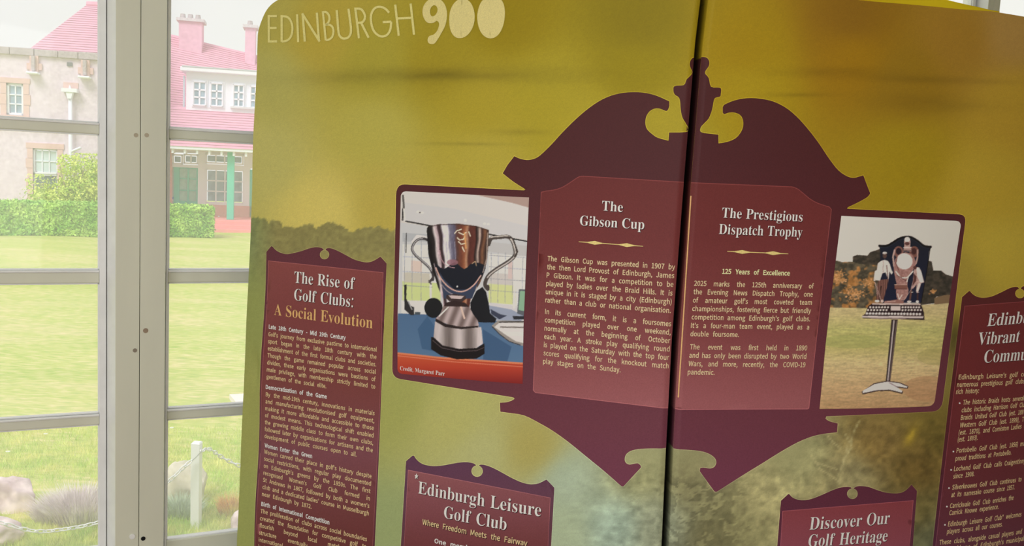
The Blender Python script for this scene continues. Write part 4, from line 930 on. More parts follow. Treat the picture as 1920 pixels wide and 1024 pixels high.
def title(parent, txt, p0, p1, cap_px, colour, style='serif', shear=0., shadow=True, name='title_lettering'):
    words = txt.split(' '); (a0, z0), (a1, z1) = az(*p0), az(*p1); (_, zz) = az(p0[0], p0[1]-cap_px); size = (zz-z0)/cap(style)
    nat = sum(glyphs(w_, style)[3]-glyphs(w_, style)[2] for w_ in words)+.25*(len(words)-1); xs = math.hypot(a1-a0, z1-z0)/(nat*size)
    if shadow:
        ink = Ink(); set_line(ink, words, p0, p1, size, xs, style, shear, dxy=(.0016, -.0016)); ink.build('letter_shadow', (48, 18, 24), .0020, parent)
    ink = Ink(); set_line(ink, words, p0, p1, size, xs, style, shear); ink.build(name, colour, .0024, parent)
WH = (236, 232, 232); CR = (226, 192, 148); CR2 = (228, 196, 158)
sh1 = upvec((502.6, 709.1), (504.3, 630)); shE = upvec((751.7, 1019), (760.8, 864)); shG = upvec((1019, 681.6), (1027.4, 489.1)); shR = upvec((1289.3, 702.5), (1300.8, 535.6)); shD = upvec((1457.5, 1024), (1464, 941)); shX = upvec((1777, 952), (1803, 758))
title(tp1, 'The Rise of', (552.4, 530), (665.5, 542.6), 21, WH, shear=sh1); title(tp1, 'Golf Clubs:', (552.4, 562.5), (662.3, 576.3), 21, WH, shear=sh1)
title(tp1, 'A Social Evolution', (515.2, 590.1), (699.3, 615.9), 20.5, (206, 166, 110), shear=sh1, shadow=False)
for t, a, b in (('Late 18th Century - Mid 19th Century', (504.9, 615.9), (649.1, 637)), ('Democratisation of the Game', (501.3, 728.4), (614.1, 747.4)), ("Women Enter the Green", (496.9, 838.2), (586.5, 858.7)), ('Birth of International Competition', (491.1, 948), (618.8, 983.1))):
    title(tp1, t, a, b, 8.0, (240, 238, 240), 'bold', sh1, False, 'subheading')
block(tp1, ["Golf's journey from exclusive pastime to international", "sport began in the late 18th century with the", "establishment of the first formal clubs and societies.", "Though the game remained popular across social", "divides, these early organisations were bastions of", "male privilege, with membership strictly limited to", "gentlemen of the social elite."], (504.3, 630), (707.2, 659.3), (502.6, 709.1), (703.7, 742.8), CR, 7.8, ragged=(6,))
block(tp1, ["By the mid-19th century, innovations in materials", "and manufacturing revolutionised golf equipment,", "making it more affordable and accessible to those", "of modest means. This technological shift enabled", "the growing middle class to form their own clubs,", "followed later by organisations for artisans and the", "development of public courses open to all."], (501.3, 742.2), (702.8, 778.8), (497.0, 820.6), (698.6, 861.9), CR, 7.8, ragged=(6,))
block(tp1, ["Women carved their place in golf's history despite", "social restrictions, with regular play documented", "on Edinburgh's greens by the 1850s. The first", "recognised Women's Golf Club formed in", "St Andrews in 1867, followed by both a women's", "club and a dedicated ladies' course in Musselburgh", "near Edinburgh by 1872."], (495.8, 850.2), (697, 896.8), (491.8, 929.6), (691.3, 980.2), CR, 7.8, ragged=(6,))
block(tp1, ["The proliferation of clubs across social boundaries", "created the foundation for competitive golf to", "flourish beyond local matches. This", "structure eventually gave rise to", "international team matches", "including the"], (489.9, 961.2), (689, 1014.5), (486.2, 1027.5), (684, 1084), CR, 7.8)
# left leisure panel
title(tp2, 'Edinburgh Leisure', (784, 924.9), (1014.7, 967.9), 22.5, WH, shear=shE); title(tp2, '*', (777, 909), (783.2, 910), 20, WH, 'med', shE)
title(tp2, 'Golf Club', (832.3, 970.8), (949.7, 993.9), 22.5, WH, shear=shE)
title(tp2, 'Where Freedom Meets the Fairway', (792.1, 983.1), (989.1, 1023.3), 10.5, CR, 'med', shE, True, 'subheading')
title(tp2, 'One membership,', (814.8, 1017.6), (920, 1040), 9, (240, 238, 240), 'bold', shE, False, 'subheading')
# central plaque
title(cp_, 'The', (1128.8, 394.6), (1167.7, 397.6), 18, WH, shear=shG); title(cp_, 'Gibson Cup', (1087.7, 422.4), (1207.7, 430), 18, WH, shear=shG)
block(cp_, ["The Gibson Cup was presented in 1907 by", "the then Lord Provost of Edinburgh, James", "P Gibson. It was for a competition to be", "played by ladies over the Braid Hills. It is", "unique in it is staged by a city (Edinburgh)", "rather than a club or national organisation."], (1027.4, 489.1), (1265.6, 505.5), (1023.4, 566.5), (1257.6, 587), CR2, 9.6, margin=((1019, 681.6), (1027.4, 489.1)))
block(cp_, ["In its current form, it is a foursomes", "competition played over one weekend,", "normally at the beginning of October", "each year. A stroke play qualifying round", "is played on the Saturday with the top four", "scores qualifying for the knockout match", "play stages on the Sunday."], (1022.9, 588.2), (1258.4, 612.2), (1019, 681.2), (1252.6, 707), CR2, 9.6, ragged=(6,))
title(cp_, 'The Prestigious', (1352.6, 407.9), (1502.8, 415.5), 18.5, WH, shear=shR); title(cp_, 'Dispatch Trophy', (1346.9, 438.6), (1502.4, 444.1), 18.5, WH, shear=shR)
title(cp_, '125 Years of Excellence', (1353.4, 513.1), (1479.9, 516.5), 9.5, (238, 214, 166), 'bold', shR, False, 'subheading')
block(cp_, ["2025 marks the 125th anniversary of", "the Evening News Dispatch Trophy, one", "of amateur golf's most coveted team", "championships, fostering fierce but friendly", "competition among Edinburgh's golf clubs.", "It's a four-man team event, played as a", "double foursome."], (1300.8, 535.6), (1524.5, 540.8), (1294, 630.4), (1514.6, 633), CR2, 9.6, ragged=(6,))
block(cp_, ["The event was first held in 1890", "and has only been disrupted by two World", "Wars, and more, recently, the COVID-19", "pandemic."], (1293.2, 654.9), (1512.3, 656.8), (1289.0, 702.0), (1507.5, 704), CR2, 9.6, ragged=(3,))
# discover panel
title(tp3, 'Discover Our', (1516.6, 993.4), (1665.8, 981.3), 23, WH, shear=shX*.9); title(tp3, 'Golf Heritage', (1514.2, 1025.5), (1661.9, 1014.5), 22.5, WH, shear=shX*.9)
# right panel
title(tp4, "Edinburgh's", (1848.7, 611.7), (1975, 600), 23, WH, shear=shX*1.5); title(tp4, 'Vibrant Golf', (1830.4, 646.9), (1957, 636), 23, WH, shear=shX*1.5); title(tp4, 'Communities', (1842.3, 680.2), (1973, 670), 23, WH, shear=shX*1.5)
def rline(txt, p0, p1, full=1.0):
    # p1 is where the visible part of the given words ends
    title(tp4, txt, p0, p1, 9.0, CR, 'reg', shX*1.1, False, 'lettering')
mX = lambda x, y, L_, sl=-.118: ((x, y), (x+L_, y+sl*L_))
rline("Edinburgh Leisure's golf courses host", *mX(1794.8, 711, 168, -.05)); rline("numerous prestigious golf clubs, each", *mX(1791.8, 725.2, 150, -.055)); rline("rich history:", *mX(1790.3, 738.3, 43, -.05))
for a in ("The historic Braids hosts several golf", 1803.2, 758.4, 131, -.07), ("clubs including Harrison Golf Club,", 1800.6, 772.8, 125, -.085), ("Braids United Golf Club (est. 1897),", 1799.2, 787, 126, -.09), ("Western Golf Club (est. 1899), Thistle", 1797.6, 801.2, 138, -.095), ("(est. 1870), and Comiston Ladies Golf", 1795.2, 815, 136, -.10), ("(est. 1893).", 1793.5, 828, 38, -.10), ("Portobello Golf Club (est. 1856) maintains", 1791.3, 848.6, 150, -.105), ("proud traditions at Portobello.", 1789.3, 863.7, 106, -.108), ("Lochend Golf Club calls Craigentinny home", 1786.6, 883, 156, -.118), ("since 1908.", 1785.2, 897, 40, -.118), ("Silverknowes Golf Club continues to thrive", 1783.2, 917.7, 152, -.122), ("at its namesake course since 1957.", 1781.6, 931.8, 119.5, -.122), ("Carrickvale Golf Club enriches the", 1779.1, 952.4, 120, -.128), ("Carrick Knowe experience.", 1777.7, 965.5, 93, -.128), ("Edinburgh Leisure Golf Club* welcomes", 1775.5, 986.6, 138, -.136), ("players across all our courses.", 1773.5, 1000.6, 104, -.136), ("These clubs, alongside casual players and visitors", 1758.8, 1020.9, 180, -.142), ("the backbone of Edinburgh's municipal golf", 1757, 1035, 178, -.142):
    rline(a[0], *mX(*a[1:]))
for x, y in ((1797.2, 755.5), (1785.7, 846.2), (1781.6, 880.6), (1777.7, 914.8), (1773.8, 949.4), (1770, 983.5)):
    print_poly('bullet', [(x+1.6*math.cos(t), y+1.6*math.sin(t)) for t in np.linspace(0, 2*math.pi, 11)[:-1]], WH, .0024, tp4, step=50)

# ---- headline, drawn letter by letter (monoline capitals and hand-painted numerals)
ZH = lambda L_: zp(L_, 4.0, 480, 0)
head = bpy.data.objects.new('headline', None); C.objects.link(head); head.parent = banner; head['label'] = 'pale headline EDINBURGH 900'
HC = (206, 198, 128)
def stroke_letter(paths, wpx, name='letter', col=HC):
    ink_v = []; ink_f = []
    for pth in paths:
        P = [np.array(q, float) for q in pth]; n = len(P); L_ = []; R_ = []
        for i in range(n):
            t = P[min(i+1, n-1)]-P[max(i-1, 0)]
            if 0 < i < n-1:
                t0 = P[i]-P[i-1]; t1 = P[i+1]-P[i]; t0 = t0/np.hypot(*t0); t1 = t1/np.hypot(*t1); t = t0+t1; k = 1/max(.5, np.hypot(*t)/2)
            else: k = 1
            t = t/np.hypot(*t); nn = np.array([-t[1], t[0]])*wpx/2*k; L_.append(P[i]+nn); R_.append(P[i]-nn)
        b0 = len(ink_v); ink_v += L_+R_
        for i in range(n-1): ink_f.append((b0+i, b0+i+1, b0+n+i+1, b0+n+i))
    q = [az(480+v[0]/4, v[1]/4) for v in ink_v]; A_ = np.array([a for a, _ in q]); Z_ = np.array([z for _, z in q]); V = P3(A_, Z_, .0012)
    mesh_obj(name, V, ink_f, print_m, head, False, alb(np.repeat(np.array([col], float), len(V), 0)))
W_ = 17
stroke_letter([[(158, 121), (100, 122), (100, 312), (162, 311)], [(100, 211), (157, 210)]], W_)
stroke_letter([[(194, 314), (191, 121)]+spline([(191, 121), (230, 126), (258, 155), (272, 210), (262, 270), (235, 302), (194, 313)], 4)[1:]], W_-1)
stroke_letter([[(307, 107), (316, 316)]], W_)
stroke_letter([[(366, 312), (349, 105)], [(345, 100), (478, 312)], [(472, 303), (456, 95)]], W_)
stroke_letter([[(524, 303), (502, 92)]+spline([(502, 92), (528, 92), (548, 118), (550, 150), (535, 178), (510, 186)], 4)[1:], spline([(510, 188), (545, 185), (572, 200), (582, 238), (570, 280), (545, 298), (524, 300)], 4)], W_-1)
stroke_letter([[(606, 76), (618, 220)]+spline([(618, 220), (625, 262), (645, 285), (668, 290), (695, 280), (712, 250), (714, 205)], 4)[1:]+[(695, 66)]], W_)
stroke_letter([[(775, 288), (747, 66)]+spline([(747, 66), (785, 68), (808, 90), (820, 125), (810, 158), (790, 170), (760, 172)], 4)[1:], [(790, 170), (848, 284)]], W_)
stroke_letter([spline([(1002, 97), (975, 68), (935, 52), (895, 62), (868, 105), (866, 165), (885, 230), (920, 265), (955, 275), (990, 260), (1012, 220), (1018, 163)], 4), [(1018, 164), (954, 167)]], W_)
stroke_letter([[(1048, 36), (1075, 270)], [(1164, 28), (1190, 262)], [(1060, 140), (1178, 135)]], W_)
def ring_letter(outer_, inner_, off=.0012):
    # ring-shaped numeral: outer and inner outlines sampled alike
    o_ = spline(outer_, 5, True); i_ = spline(inner_, 5, True); n = 60
    def res(P):
        P = np.array(P+[P[0]]); d = np.concatenate([[0], np.cumsum(np.hypot(*np.diff(P, axis=0).T))]); t = np.linspace(0, d[-1], n+1)[:-1]; return np.stack([np.interp(t, d, P[:, 0]), np.interp(t, d, P[:, 1])], -1)
    o_, i_ = res(o_), res(i_); vv = np.concatenate([o_, i_]); q = [az(480+v[0]/4, v[1]/4) for v in vv]; V = P3(np.array([a for a, _ in q]), np.array([z for _, z in q]), off)
    FA = [(i, (i+1) % n, n+(i+1) % n, n+i) for i in range(n)]
    mesh_obj('numeral', V, FA, print_m, head, False, alb(np.repeat(np.array([(206, 194, 132)], float), len(V), 0)))
ring_letter([(1340, -12), (1290, 8), (1258, 55), (1256, 115), (1282, 165), (1320, 175), (1355, 160), (1372, 110), (1372, 50)], [(1336, 42), (1318, 58), (1310, 85), (1314, 112), (1326, 124), (1345, 118), (1362, 95), (1366, 68), (1355, 46)])
o9 = spline([(1340, -12), (1390, 0), (1425, 45), (1438, 110), (1425, 190), (1390, 260), (1350, 322), (1322, 332), (1298, 322), (1292, 298), (1305, 272), (1335, 262), (1362, 235), (1378, 190), (1372, 165), (1352, 150), (1366, 120), (1370, 70), (1355, 42)], 4, True)
print_poly('numeral', ZH(o9), (206, 194, 132), .00125, head, step=4)
ring_letter([(1545, -10), (1590, 0), (1625, 40), (1644, 110), (1636, 190), (1600, 255), (1550, 286), (1500, 280), (1466, 235), (1454, 160), (1462, 80), (1495, 20)], [(1545, 44), (1522, 62), (1510, 105), (1508, 160), (1516, 210), (1534, 232), (1555, 222), (1580, 180), (1588, 120), (1580, 72), (1562, 48)])
ring_letter([(1770, -26), (1825, -14), (1858, 25), (1870, 95), (1860, 180), (1830, 250), (1785, 286), (1735, 284), (1695, 250), (1670, 190), (1664, 110), (1685, 30), (1722, -12)], [(1752, 36), (1730, 55), (1720, 95), (1718, 150), (1722, 205), (1742, 236), (1768, 228), (1790, 195), (1804, 140), (1802, 85), (1782, 46)])

# ---- the two printed photographs: painted into colour fields
class Canvas:
    def __init__(s, x0, y0, x1, y1, k=3):
        s.x0, s.y0, s.k = x0, y0, k; s.w, s.h = int((x1-x0)*k), int((y1-y0)*k); s.c = np.zeros((s.h, s.w, 3)); yy, xx = np.mgrid[0:s.h, 0:s.w]; s.X = x0+(xx+.5)/k; s.Y = y0+(yy+.5)/k
    def sub(s, a, b, c, d):
        i0, i1 = max(0, int((b-s.y0)*s.k)-1), min(s.h, int((d-s.y0)*s.k)+2); j0, j1 = max(0, int((a-s.x0)*s.k)-1), min(s.w, int((c-s.x0)*s.k)+2); return slice(i0, max(i0, i1)), slice(j0, max(j0, j1))
    def put(s, sl, m_, col, al=1.):
        reg = s.c[sl]; c_ = col(s.X[sl], s.Y[sl]) if callable(col) else np.array(col, float); m_ = m_[..., None]*al; s.c[sl] = reg*(1-m_)+c_*m_
    def poly(s, pts, col, al=1.):
        P = np.array(pts, float); sl = s.sub(P[:, 0].min(), P[:, 1].min(), P[:, 0].max(), P[:, 1].max()); X, Y = s.X[sl], s.Y[sl]; ins = np.zeros(X.shape, bool)
        for i in range(len(P)):
            (ax, ay), (bx_, by_) = P[i-1], P[i]
            if ay == by_: continue
            cnd = ((ay > Y) != (by_ > Y)) & (X < (bx_-ax)*(Y-ay)/(by_-ay)+ax); ins ^= cnd
        s.put(sl, ins.astype(float), col, al)
    def line(s, pts, wd_, col, al=1.):
        P = np.array(pts, float); w_ = wd_/2; sl = s.sub(P[:, 0].min()-w_, P[:, 1].min()-w_, P[:, 0].max()+w_, P[:, 1].max()+w_); X, Y = s.X[sl], s.Y[sl]; dm_ = np.full(X.shape, 1e9)
        for a, b in zip(P, P[1:]):
            d = b-a; t = np.clip(((X-a[0])*d[0]+(Y-a[1])*d[1])/(d@d+1e-9), 0, 1); dm_ = np.minimum(dm_, np.hypot(X-a[0]-t*d[0], Y-a[1]-t*d[1]))
        s.put(sl, (dm_ < w_).astype(float), col, al)
    def ell(s, cx, cy, rx, ry, col, al=1.): s.poly([(cx+rx*math.cos(t), cy+ry*math.sin(t)) for t in np.linspace(0, 6.283, 26)[:-1]], col, al)
    def sample(s, x, y):
        i = np.clip(((y-s.y0)*s.k-.5), 0, s.h-1.001); j = np.clip(((x-s.x0)*s.k-.5), 0, s.w-1.001); i0, j0 = i.astype(int), j.astype(int); out_ = 0
        for di in (-1, 0, 1):
            for dj in (-1, 0, 1): out_ = out_+s.c[np.clip(i0+di, 0, s.h-1), np.clip(j0+dj, 0, s.w-1)]
        return out_/9
class View:                  # canvas drawn in the coordinates of an enlarged detail
    def __init__(s, cv, sc, ox, oy): s.cv, s.sc, s.ox, s.oy = cv, sc, ox, oy
    def q(s, pts): return [(s.ox+x/s.sc, s.oy+y/s.sc) for x, y in pts]
    def poly(s, pts, col, al=1.): s.cv.poly(s.q(pts), col, al)
    def line(s, pts, w_, col, al=1.): s.cv.line(s.q(pts), w_/s.sc, col, al)
    def ell(s, cx, cy, rx, ry, col, al=1.): s.cv.ell(s.ox+cx/s.sc, s.oy+cy/s.sc, rx/s.sc, ry/s.sc, col, al)
    def rect(s, a, b, c, d, col, al=1.): s.poly([(a, b), (c, b), (c, d), (a, d)], col, al)
def photo(name, outline_px, cv, label, step_px=1.15):
    # rows/columns interpolated between the four sides of the outline quad, corners trimmed by the frame's own rounding
    tl_, tr_, br_, bl_ = outline_px['quad']; rad = outline_px['round']; nX = int((tr_[0]-tl_[0])/step_px); nY = int((bl_[1]-tl_[1])/step_px)
    tl_, tr_, br_, bl_ = [np.array(az(*q)) for q in (tl_, tr_, br_, bl_)]
    us_, vs2 = np.linspace(0, 1, nX), np.linspace(0, 1, nY); Ug = np.repeat(us_[None, :], nY, 0); Vg = np.repeat(vs2[:, None], nX, 1)
    # squeeze rows near rounded corners
    hpx = (outline_px['quad'][3][1]-outline_px['quad'][0][1]); wpx = (outline_px['quad'][1][0]-outline_px['quad'][0][0])
    def trim(v, r, top):     # inset fraction along u for a rounded corner of radius r px at v
        d = (v*hpx if top else (1-v)*hpx); t = np.clip(1-d/r, 0, 1); return r*(1-np.sqrt(1-t**2))/wpx
    lo = np.zeros(nY); hi = np.ones(nY)
    if rad.get('tl'): lo = np.maximum(lo, trim(vs2, rad['tl'], True))
    if rad.get('bl'): lo = np.maximum(lo, trim(vs2, rad['bl'], False))
    if rad.get('tr'): hi = np.minimum(hi, 1-trim(vs2, rad['tr'], True))
    if rad.get('br'): hi = np.minimum(hi, 1-trim(vs2, rad['br'], False))
    Ug = lo[:, None]+(hi-lo)[:, None]*us_[None, :]
    Q = (tl_*(1-Ug)[..., None]+tr_*Ug[..., None])*(1-Vg)[..., None]+(bl_*(1-Ug)[..., None]+br_*Ug[..., None])*Vg[..., None]
    fx, fy = project(flat3(Q[..., 0], Q[..., 1])); col = alb(cv.sample(fx, fy)).reshape(-1, 3); V = P3(Q[..., 0], Q[..., 1], .0012).reshape(-1, 3)
    idx = np.arange(nX*nY).reshape(nY, nX); FA = np.stack([idx[1:, :-1], idx[1:, 1:], idx[:-1, 1:], idx[:-1, :-1]], -1).reshape(-1, 4)
    o = mesh_obj(name, V, FA, photo_m, cp_, True, col); o['label'] = label; return o
photo_m = mat('photo_print', None, .5, vcol='Col', spec=.3)

cv = Canvas(740, 350, 1000, 732); c = View(cv, 2.439, 730, 330)
c.rect(0, 0, 700, 1100, (206, 202, 202)); c.poly([(60, 60), (380, 85), (640, 140), (640, 300), (75, 200)], (208, 205, 206)); c.poly([(380, 82), (645, 96), (645, 146), (560, 122)], (172, 148, 142))
c.poly([(60, 120), (300, 150), (640, 230), (640, 292), (60, 205)], (200, 200, 206), .8)
c.poly([(40, 210), (640, 300), (640, 1000), (40, 1000)], (196, 198, 204)); c.line([(72, 206), (190, 228), (455, 266), (640, 300)], 6, (26, 24, 26))
c.poly([(60, 260), (200, 268), (200, 300), (60, 300)], (176, 180, 188)); c.poly([(455, 300), (640, 320), (640, 372), (455, 345)], (188, 188, 192))
c.poly([(60, 312), (235, 318), (235, 575), (60, 568)], (216, 220, 232)); c.poly([(60, 480), (235, 490), (235, 572), (60, 568)], (200, 212, 150)); c.poly([(66, 440), (190, 445), (190, 490), (66, 486)], (196, 192, 182))
c.poly([(100, 385), (150, 390), (150, 440), (100, 436)], (216, 196, 190)); c.poly([(456, 355), (640, 368), (640, 600), (456, 578)], (218, 222, 232)); c.poly([(456, 490), (580, 500), (580, 588), (456, 578)], (206, 216, 156)); c.poly([(456, 440), (570, 450), (570, 500), (456, 492)], (200, 196, 196))
c.poly([(545, 390), (566, 392), (566, 470), (545, 470)], (208, 190, 190)); c.poly([(55, 568), (240, 576), (240, 640), (55, 630)], (214, 212, 216)); c.poly([(450, 578), (640, 600), (640, 665), (450, 640)], (206, 204, 210))
for x in (70, 105, 147): c.line([(x, 285), (x-1, 570)], 2, (150, 152, 162))
c.line([(190, 430), (190, 580)], 10, (232, 232, 236)); c.line([(78, 262), (76, 350)], 4, (60, 60, 66))
for y in (368, 436, 500): c.line([(62, y), (200, y+8)], 2.2, (150, 152, 162))
for x in (468, 500, 533, 566): c.line([(x, 350), (x-2, 580)], 2, (152, 152, 162))
c.line([(577, 330), (572, 600)], 11, (226, 224, 230)); c.line([(612, 370), (608, 600)], 2, (152, 152, 162))
for y in (362, 415, 468, 522): c.line([(458, y), (634, y+12)], 2.2, (152, 152, 162))
c.ell(132, 164, 8, 5, (240, 238, 238)); c.ell(150, 168, 8, 5, (240, 238, 238)); c.ell(140, 167, 4, 3, (90, 80, 80)); c.ell(437, 218, 7, 5, (238, 236, 236)); c.ell(453, 220, 7, 5, (238, 236, 236)); c.ell(348, 203, 7, 6, (250, 248, 248))
c.line([(62, 90), (66, 140), (60, 200)], 9, (96, 92, 92)); c.line([(66, 150), (70, 205)], 6, (236, 234, 234)); c.line([(60, 150), (60, 190)], 4, (20, 20, 20))
# desk, chairs, screens
c.poly([(40, 628), (240, 636), (480, 660), (640, 668), (640, 870), (30, 830)], lambda x, y: np.stack([78+(y-600)*.10, 108+(y-600)*.12, 146+(y-600)*.10], -1))
c.poly([(175, 640), (230, 720), (200, 800), (150, 790), (130, 700)], (52, 84, 122), .6); c.poly([(430, 700), (560, 780), (540, 850), (430, 840)], (48, 76, 114), .6)
c.poly([(450, 590), (560, 610), (620, 640), (600, 668), (470, 655)], (150, 160, 184)); c.poly([(465, 608), (510, 632), (540, 638), (505, 655), (468, 630)], (56, 62, 84))
c.poly([(595, 516), (640, 520), (634, 645), (586, 628)], (92, 98, 108)); c.poly([(600, 524), (640, 528), (632, 620), (592, 612)], (136, 176, 150)); c.poly([(565, 640), (625, 640), (625, 655), (570, 655)], (40, 42, 50))
c.poly([(68, 498), (80, 495), (78, 560), (92, 590), (114, 600), (114, 636), (98, 636), (70, 610)], (44, 42, 46)); c.line([(88, 575), (104, 610)], 5, (160, 160, 165)); c.rect(118, 622, 142, 634, (70, 80, 90))
c.ell(203, 603, 42, 46, (22, 24, 30)); c.poly([(375, 640), (372, 580), (400, 525), (428, 507), (445, 530), (456, 580), (463, 628), (492, 652), (484, 670), (400, 668)], (20, 22, 30))
c.poly([(470, 684), (498, 660), (640, 662), (640, 782), (575, 768), (530, 745), (500, 715)], (150, 144, 142)); c.poly([(482, 690), (505, 670), (640, 672), (640, 770), (580, 755), (540, 730)], (214, 210, 212)); c.poly([(520, 712), (640, 712), (640, 735), (545, 728)], (236, 234, 236)); c.line([(505, 668), (640, 664)], 5, (60, 56, 56)); c.line([(472, 688), (505, 722), (550, 756), (600, 772)], 4, (50, 50, 56)); c.line([(510, 690), (640, 692)], 6, (120, 112, 110))
# counter edge
c.poly([(30, 806), (250, 830), (620, 853), (620, 960), (30, 905)], vgrad([(660, (196, 92, 58)), (690, (176, 62, 44)), (722, (120, 30, 32))])); c.line([(38, 810), (250, 833), (618, 857)], 8, (222, 128, 92)); c.line([(38, 822), (300, 850), (618, 872)], 4, (230, 154, 128), .6)
# handles behind the bowl
c.poly([(100, 300), (125, 268), (175, 275), (178, 292), (140, 292), (110, 320)], (222, 218, 222), .8)
lh = spline([(182, 300), (165, 288), (138, 288), (115, 305), (104, 335), (120, 362), (152, 390), (184, 420), (200, 450), (200, 475)], 4); c.line(lh, 11, (58, 54, 58)); c.line([(x+1, y-1) for x, y in lh[6:-6]], 4, (176, 174, 180)); c.line([(200, 465), (185, 485)], 10, (66, 60, 62)); c.line([(182, 478), (192, 494)], 6, (90, 84, 84))
rh = spline([(456, 312), (468, 285), (505, 280), (545, 278), (566, 300), (578, 345), (572, 368), (545, 392), (500, 420), (462, 448), (444, 475), (440, 500), (452, 516)], 4); c.line(rh, 17, (74, 66, 64)); c.line([(x, y+2) for x, y in rh[14:-10]], 6, (190, 184, 184)); c.line([(x-2, y-4) for x, y in rh[4:20]], 5, (206, 200, 196)); c.line([(545, 278), (566, 286), (588, 345), (575, 368)], 6, (56, 46, 44)); c.ell(452, 508, 9, 11, (70, 62, 62))
body = [(172, 238), (185, 226), (240, 218), (320, 218), (400, 228), (456, 246), (456, 300), (449, 380), (436, 440), (416, 490), (392, 530), (374, 560), (368, 600), (246, 600), (248, 565), (225, 512), (205, 450), (186, 380), (175, 300)]
def cupc(x, y):
    X = (x-730)*2.439; Y = (y-330)*2.439; t = (X-172-(Y-230)*.17*np.clip((330-X)/150, -1, 1))/284
    st_ = [(0, (20, 16, 18)), (.08, (40, 36, 38)), (.11, (206, 196, 200)), (.16, (190, 168, 178)), (.18, (70, 52, 58)), (.22, (52, 40, 44)), (.25, (214, 210, 222)), (.33, (226, 222, 232)), (.36, (120, 118, 140)), (.44, (92, 88, 112)), (.48, (92, 62, 58)), (.56, (112, 62, 48)), (.62, (150, 92, 66)), (.66, (176, 134, 108)), (.70, (84, 44, 38)), (.79, (96, 50, 44)), (.82, (36, 26, 26)), (.87, (196, 176, 168)), (.90, (60, 40, 38)), (.95, (124, 84, 62)), (1.0, (60, 44, 40))]
    xs = [q[0] for q in st_]; cs = np.array([q[1] for q in st_], float); o_ = np.stack([np.interp(t+.008*np.sin(Y/18+X/30), xs, cs[:, k]) for k in range(3)], -1); return o_*(.85+.3*fbm(X/9, Y/16, 77))[..., None]
c.poly(body, cupc)
c.poly(spline([(212, 400), (250, 425), (300, 395), (345, 425), (385, 395), (440, 410), (430, 450), (400, 495), (350, 520), (300, 522), (255, 490), (225, 450)], 3, True), (20, 24, 38))
c.poly([(232, 440), (250, 470), (300, 520), (370, 518), (410, 480), (380, 560), (250, 560)], (52, 62, 88)); c.line(spline([(214, 420), (235, 465), (270, 505), (310, 526), (350, 524), (390, 496), (420, 455)], 4), 6, (206, 168, 160)); c.line(spline([(205, 400), (225, 470), (262, 522), (300, 545)], 4), 4, (150, 140, 150))
c.line(spline([(232, 340), (240, 380), (262, 410), (300, 420)], 3), 3, (190, 150, 160)); c.ell(290, 395, 26, 14, (150, 104, 116), .8)
for a in ([(318, 258), (340, 268), (352, 258)], [(312, 282), (322, 292), (340, 290), (346, 276)], [(318, 300), (330, 312), (350, 308)], [(300, 262), (310, 250), (330, 244)], [(335, 325), (345, 345)], [(365, 255), (372, 275)]): c.line(a, 5, (232, 214, 196))
for x in (262, 280, 300): c.line([(x, 300), (x+4, 380)], 3, (170, 166, 186), .7)
c.line([(345, 260), (352, 330)], 7, (226, 168, 110), .8); c.line([(380, 400), (395, 390), (400, 410)], 4, (180, 150, 120)); c.line([(178, 232), (240, 222), (320, 221), (400, 231), (455, 249)], 3, (60, 44, 42)); c.line([(452, 260), (446, 380), (430, 440)], 5, (196, 180, 172), .7)
c.line([(176, 250), (184, 360), (205, 440)], 9, (24, 20, 24)); c.ell(312, 505, 4, 4, (240, 236, 236))
# stem, foot and plinth
c.poly([(262, 545), (300, 538), (350, 548), (352, 562), (330, 578), (275, 572), (262, 560)], (60, 46, 48)); c.poly([(272, 545), (345, 548), (330, 562), (285, 560)], (198, 182, 186)); c.poly([(258, 580), (300, 568), (350, 580), (368, 600), (246, 602)], (48, 34, 36)); c.poly([(248, 595), (368, 598), (384, 630), (406, 660), (412, 690), (300, 690), (210, 655), (235, 628)], lambda x, y: np.stack([150+34*np.sin((x-800)*.30+y*.12), 134+34*np.sin((x-800)*.30+y*.12), 136+36*np.sin((x-800)*.30+y*.12)], -1))
c.poly([(212, 650), (260, 676), (330, 690), (408, 684), (408, 695), (330, 700), (255, 690), (212, 668)], (40, 30, 32)); c.poly([(210, 664), (255, 690), (330, 700), (422, 690), (430, 765), (400, 786), (320, 790), (240, 775), (203, 740)], lambda x, y: np.stack([160+44*np.sin((x-812)*.16), 150+44*np.sin((x-812)*.16), 152+46*np.sin((x-812)*.16)], -1)*(.9+.2*fbm(x/3, y/40, 5))[..., None])
c.poly([(192, 735), (205, 738), (245, 775), (320, 790), (400, 786), (436, 765), (437, 812), (400, 835), (310, 838), (235, 820), (192, 792)], (22, 16, 20)); c.line([(200, 752), (240, 785), (320, 802), (400, 798), (434, 784)], 3, (92, 80, 84)); c.line([(230, 640), (270, 600)], 6, (230, 222, 226)); c.line([(330, 600), (345, 650)], 8, (226, 190, 180))
photo('photograph', dict(quad=((751.8, 358.4), (992.4, 370.4), (980.3, 719.8), (745.5, 700.5)), round=dict(tl=10, bl=9)), cv, 'printed photograph of a silver cup on a desk')
title(cp_, 'Credit, Margaret Parr', (750.8, 693.9), (834.6, 704.5), 7.5, (236, 220, 214), 'serif', 0, False, 'caption')

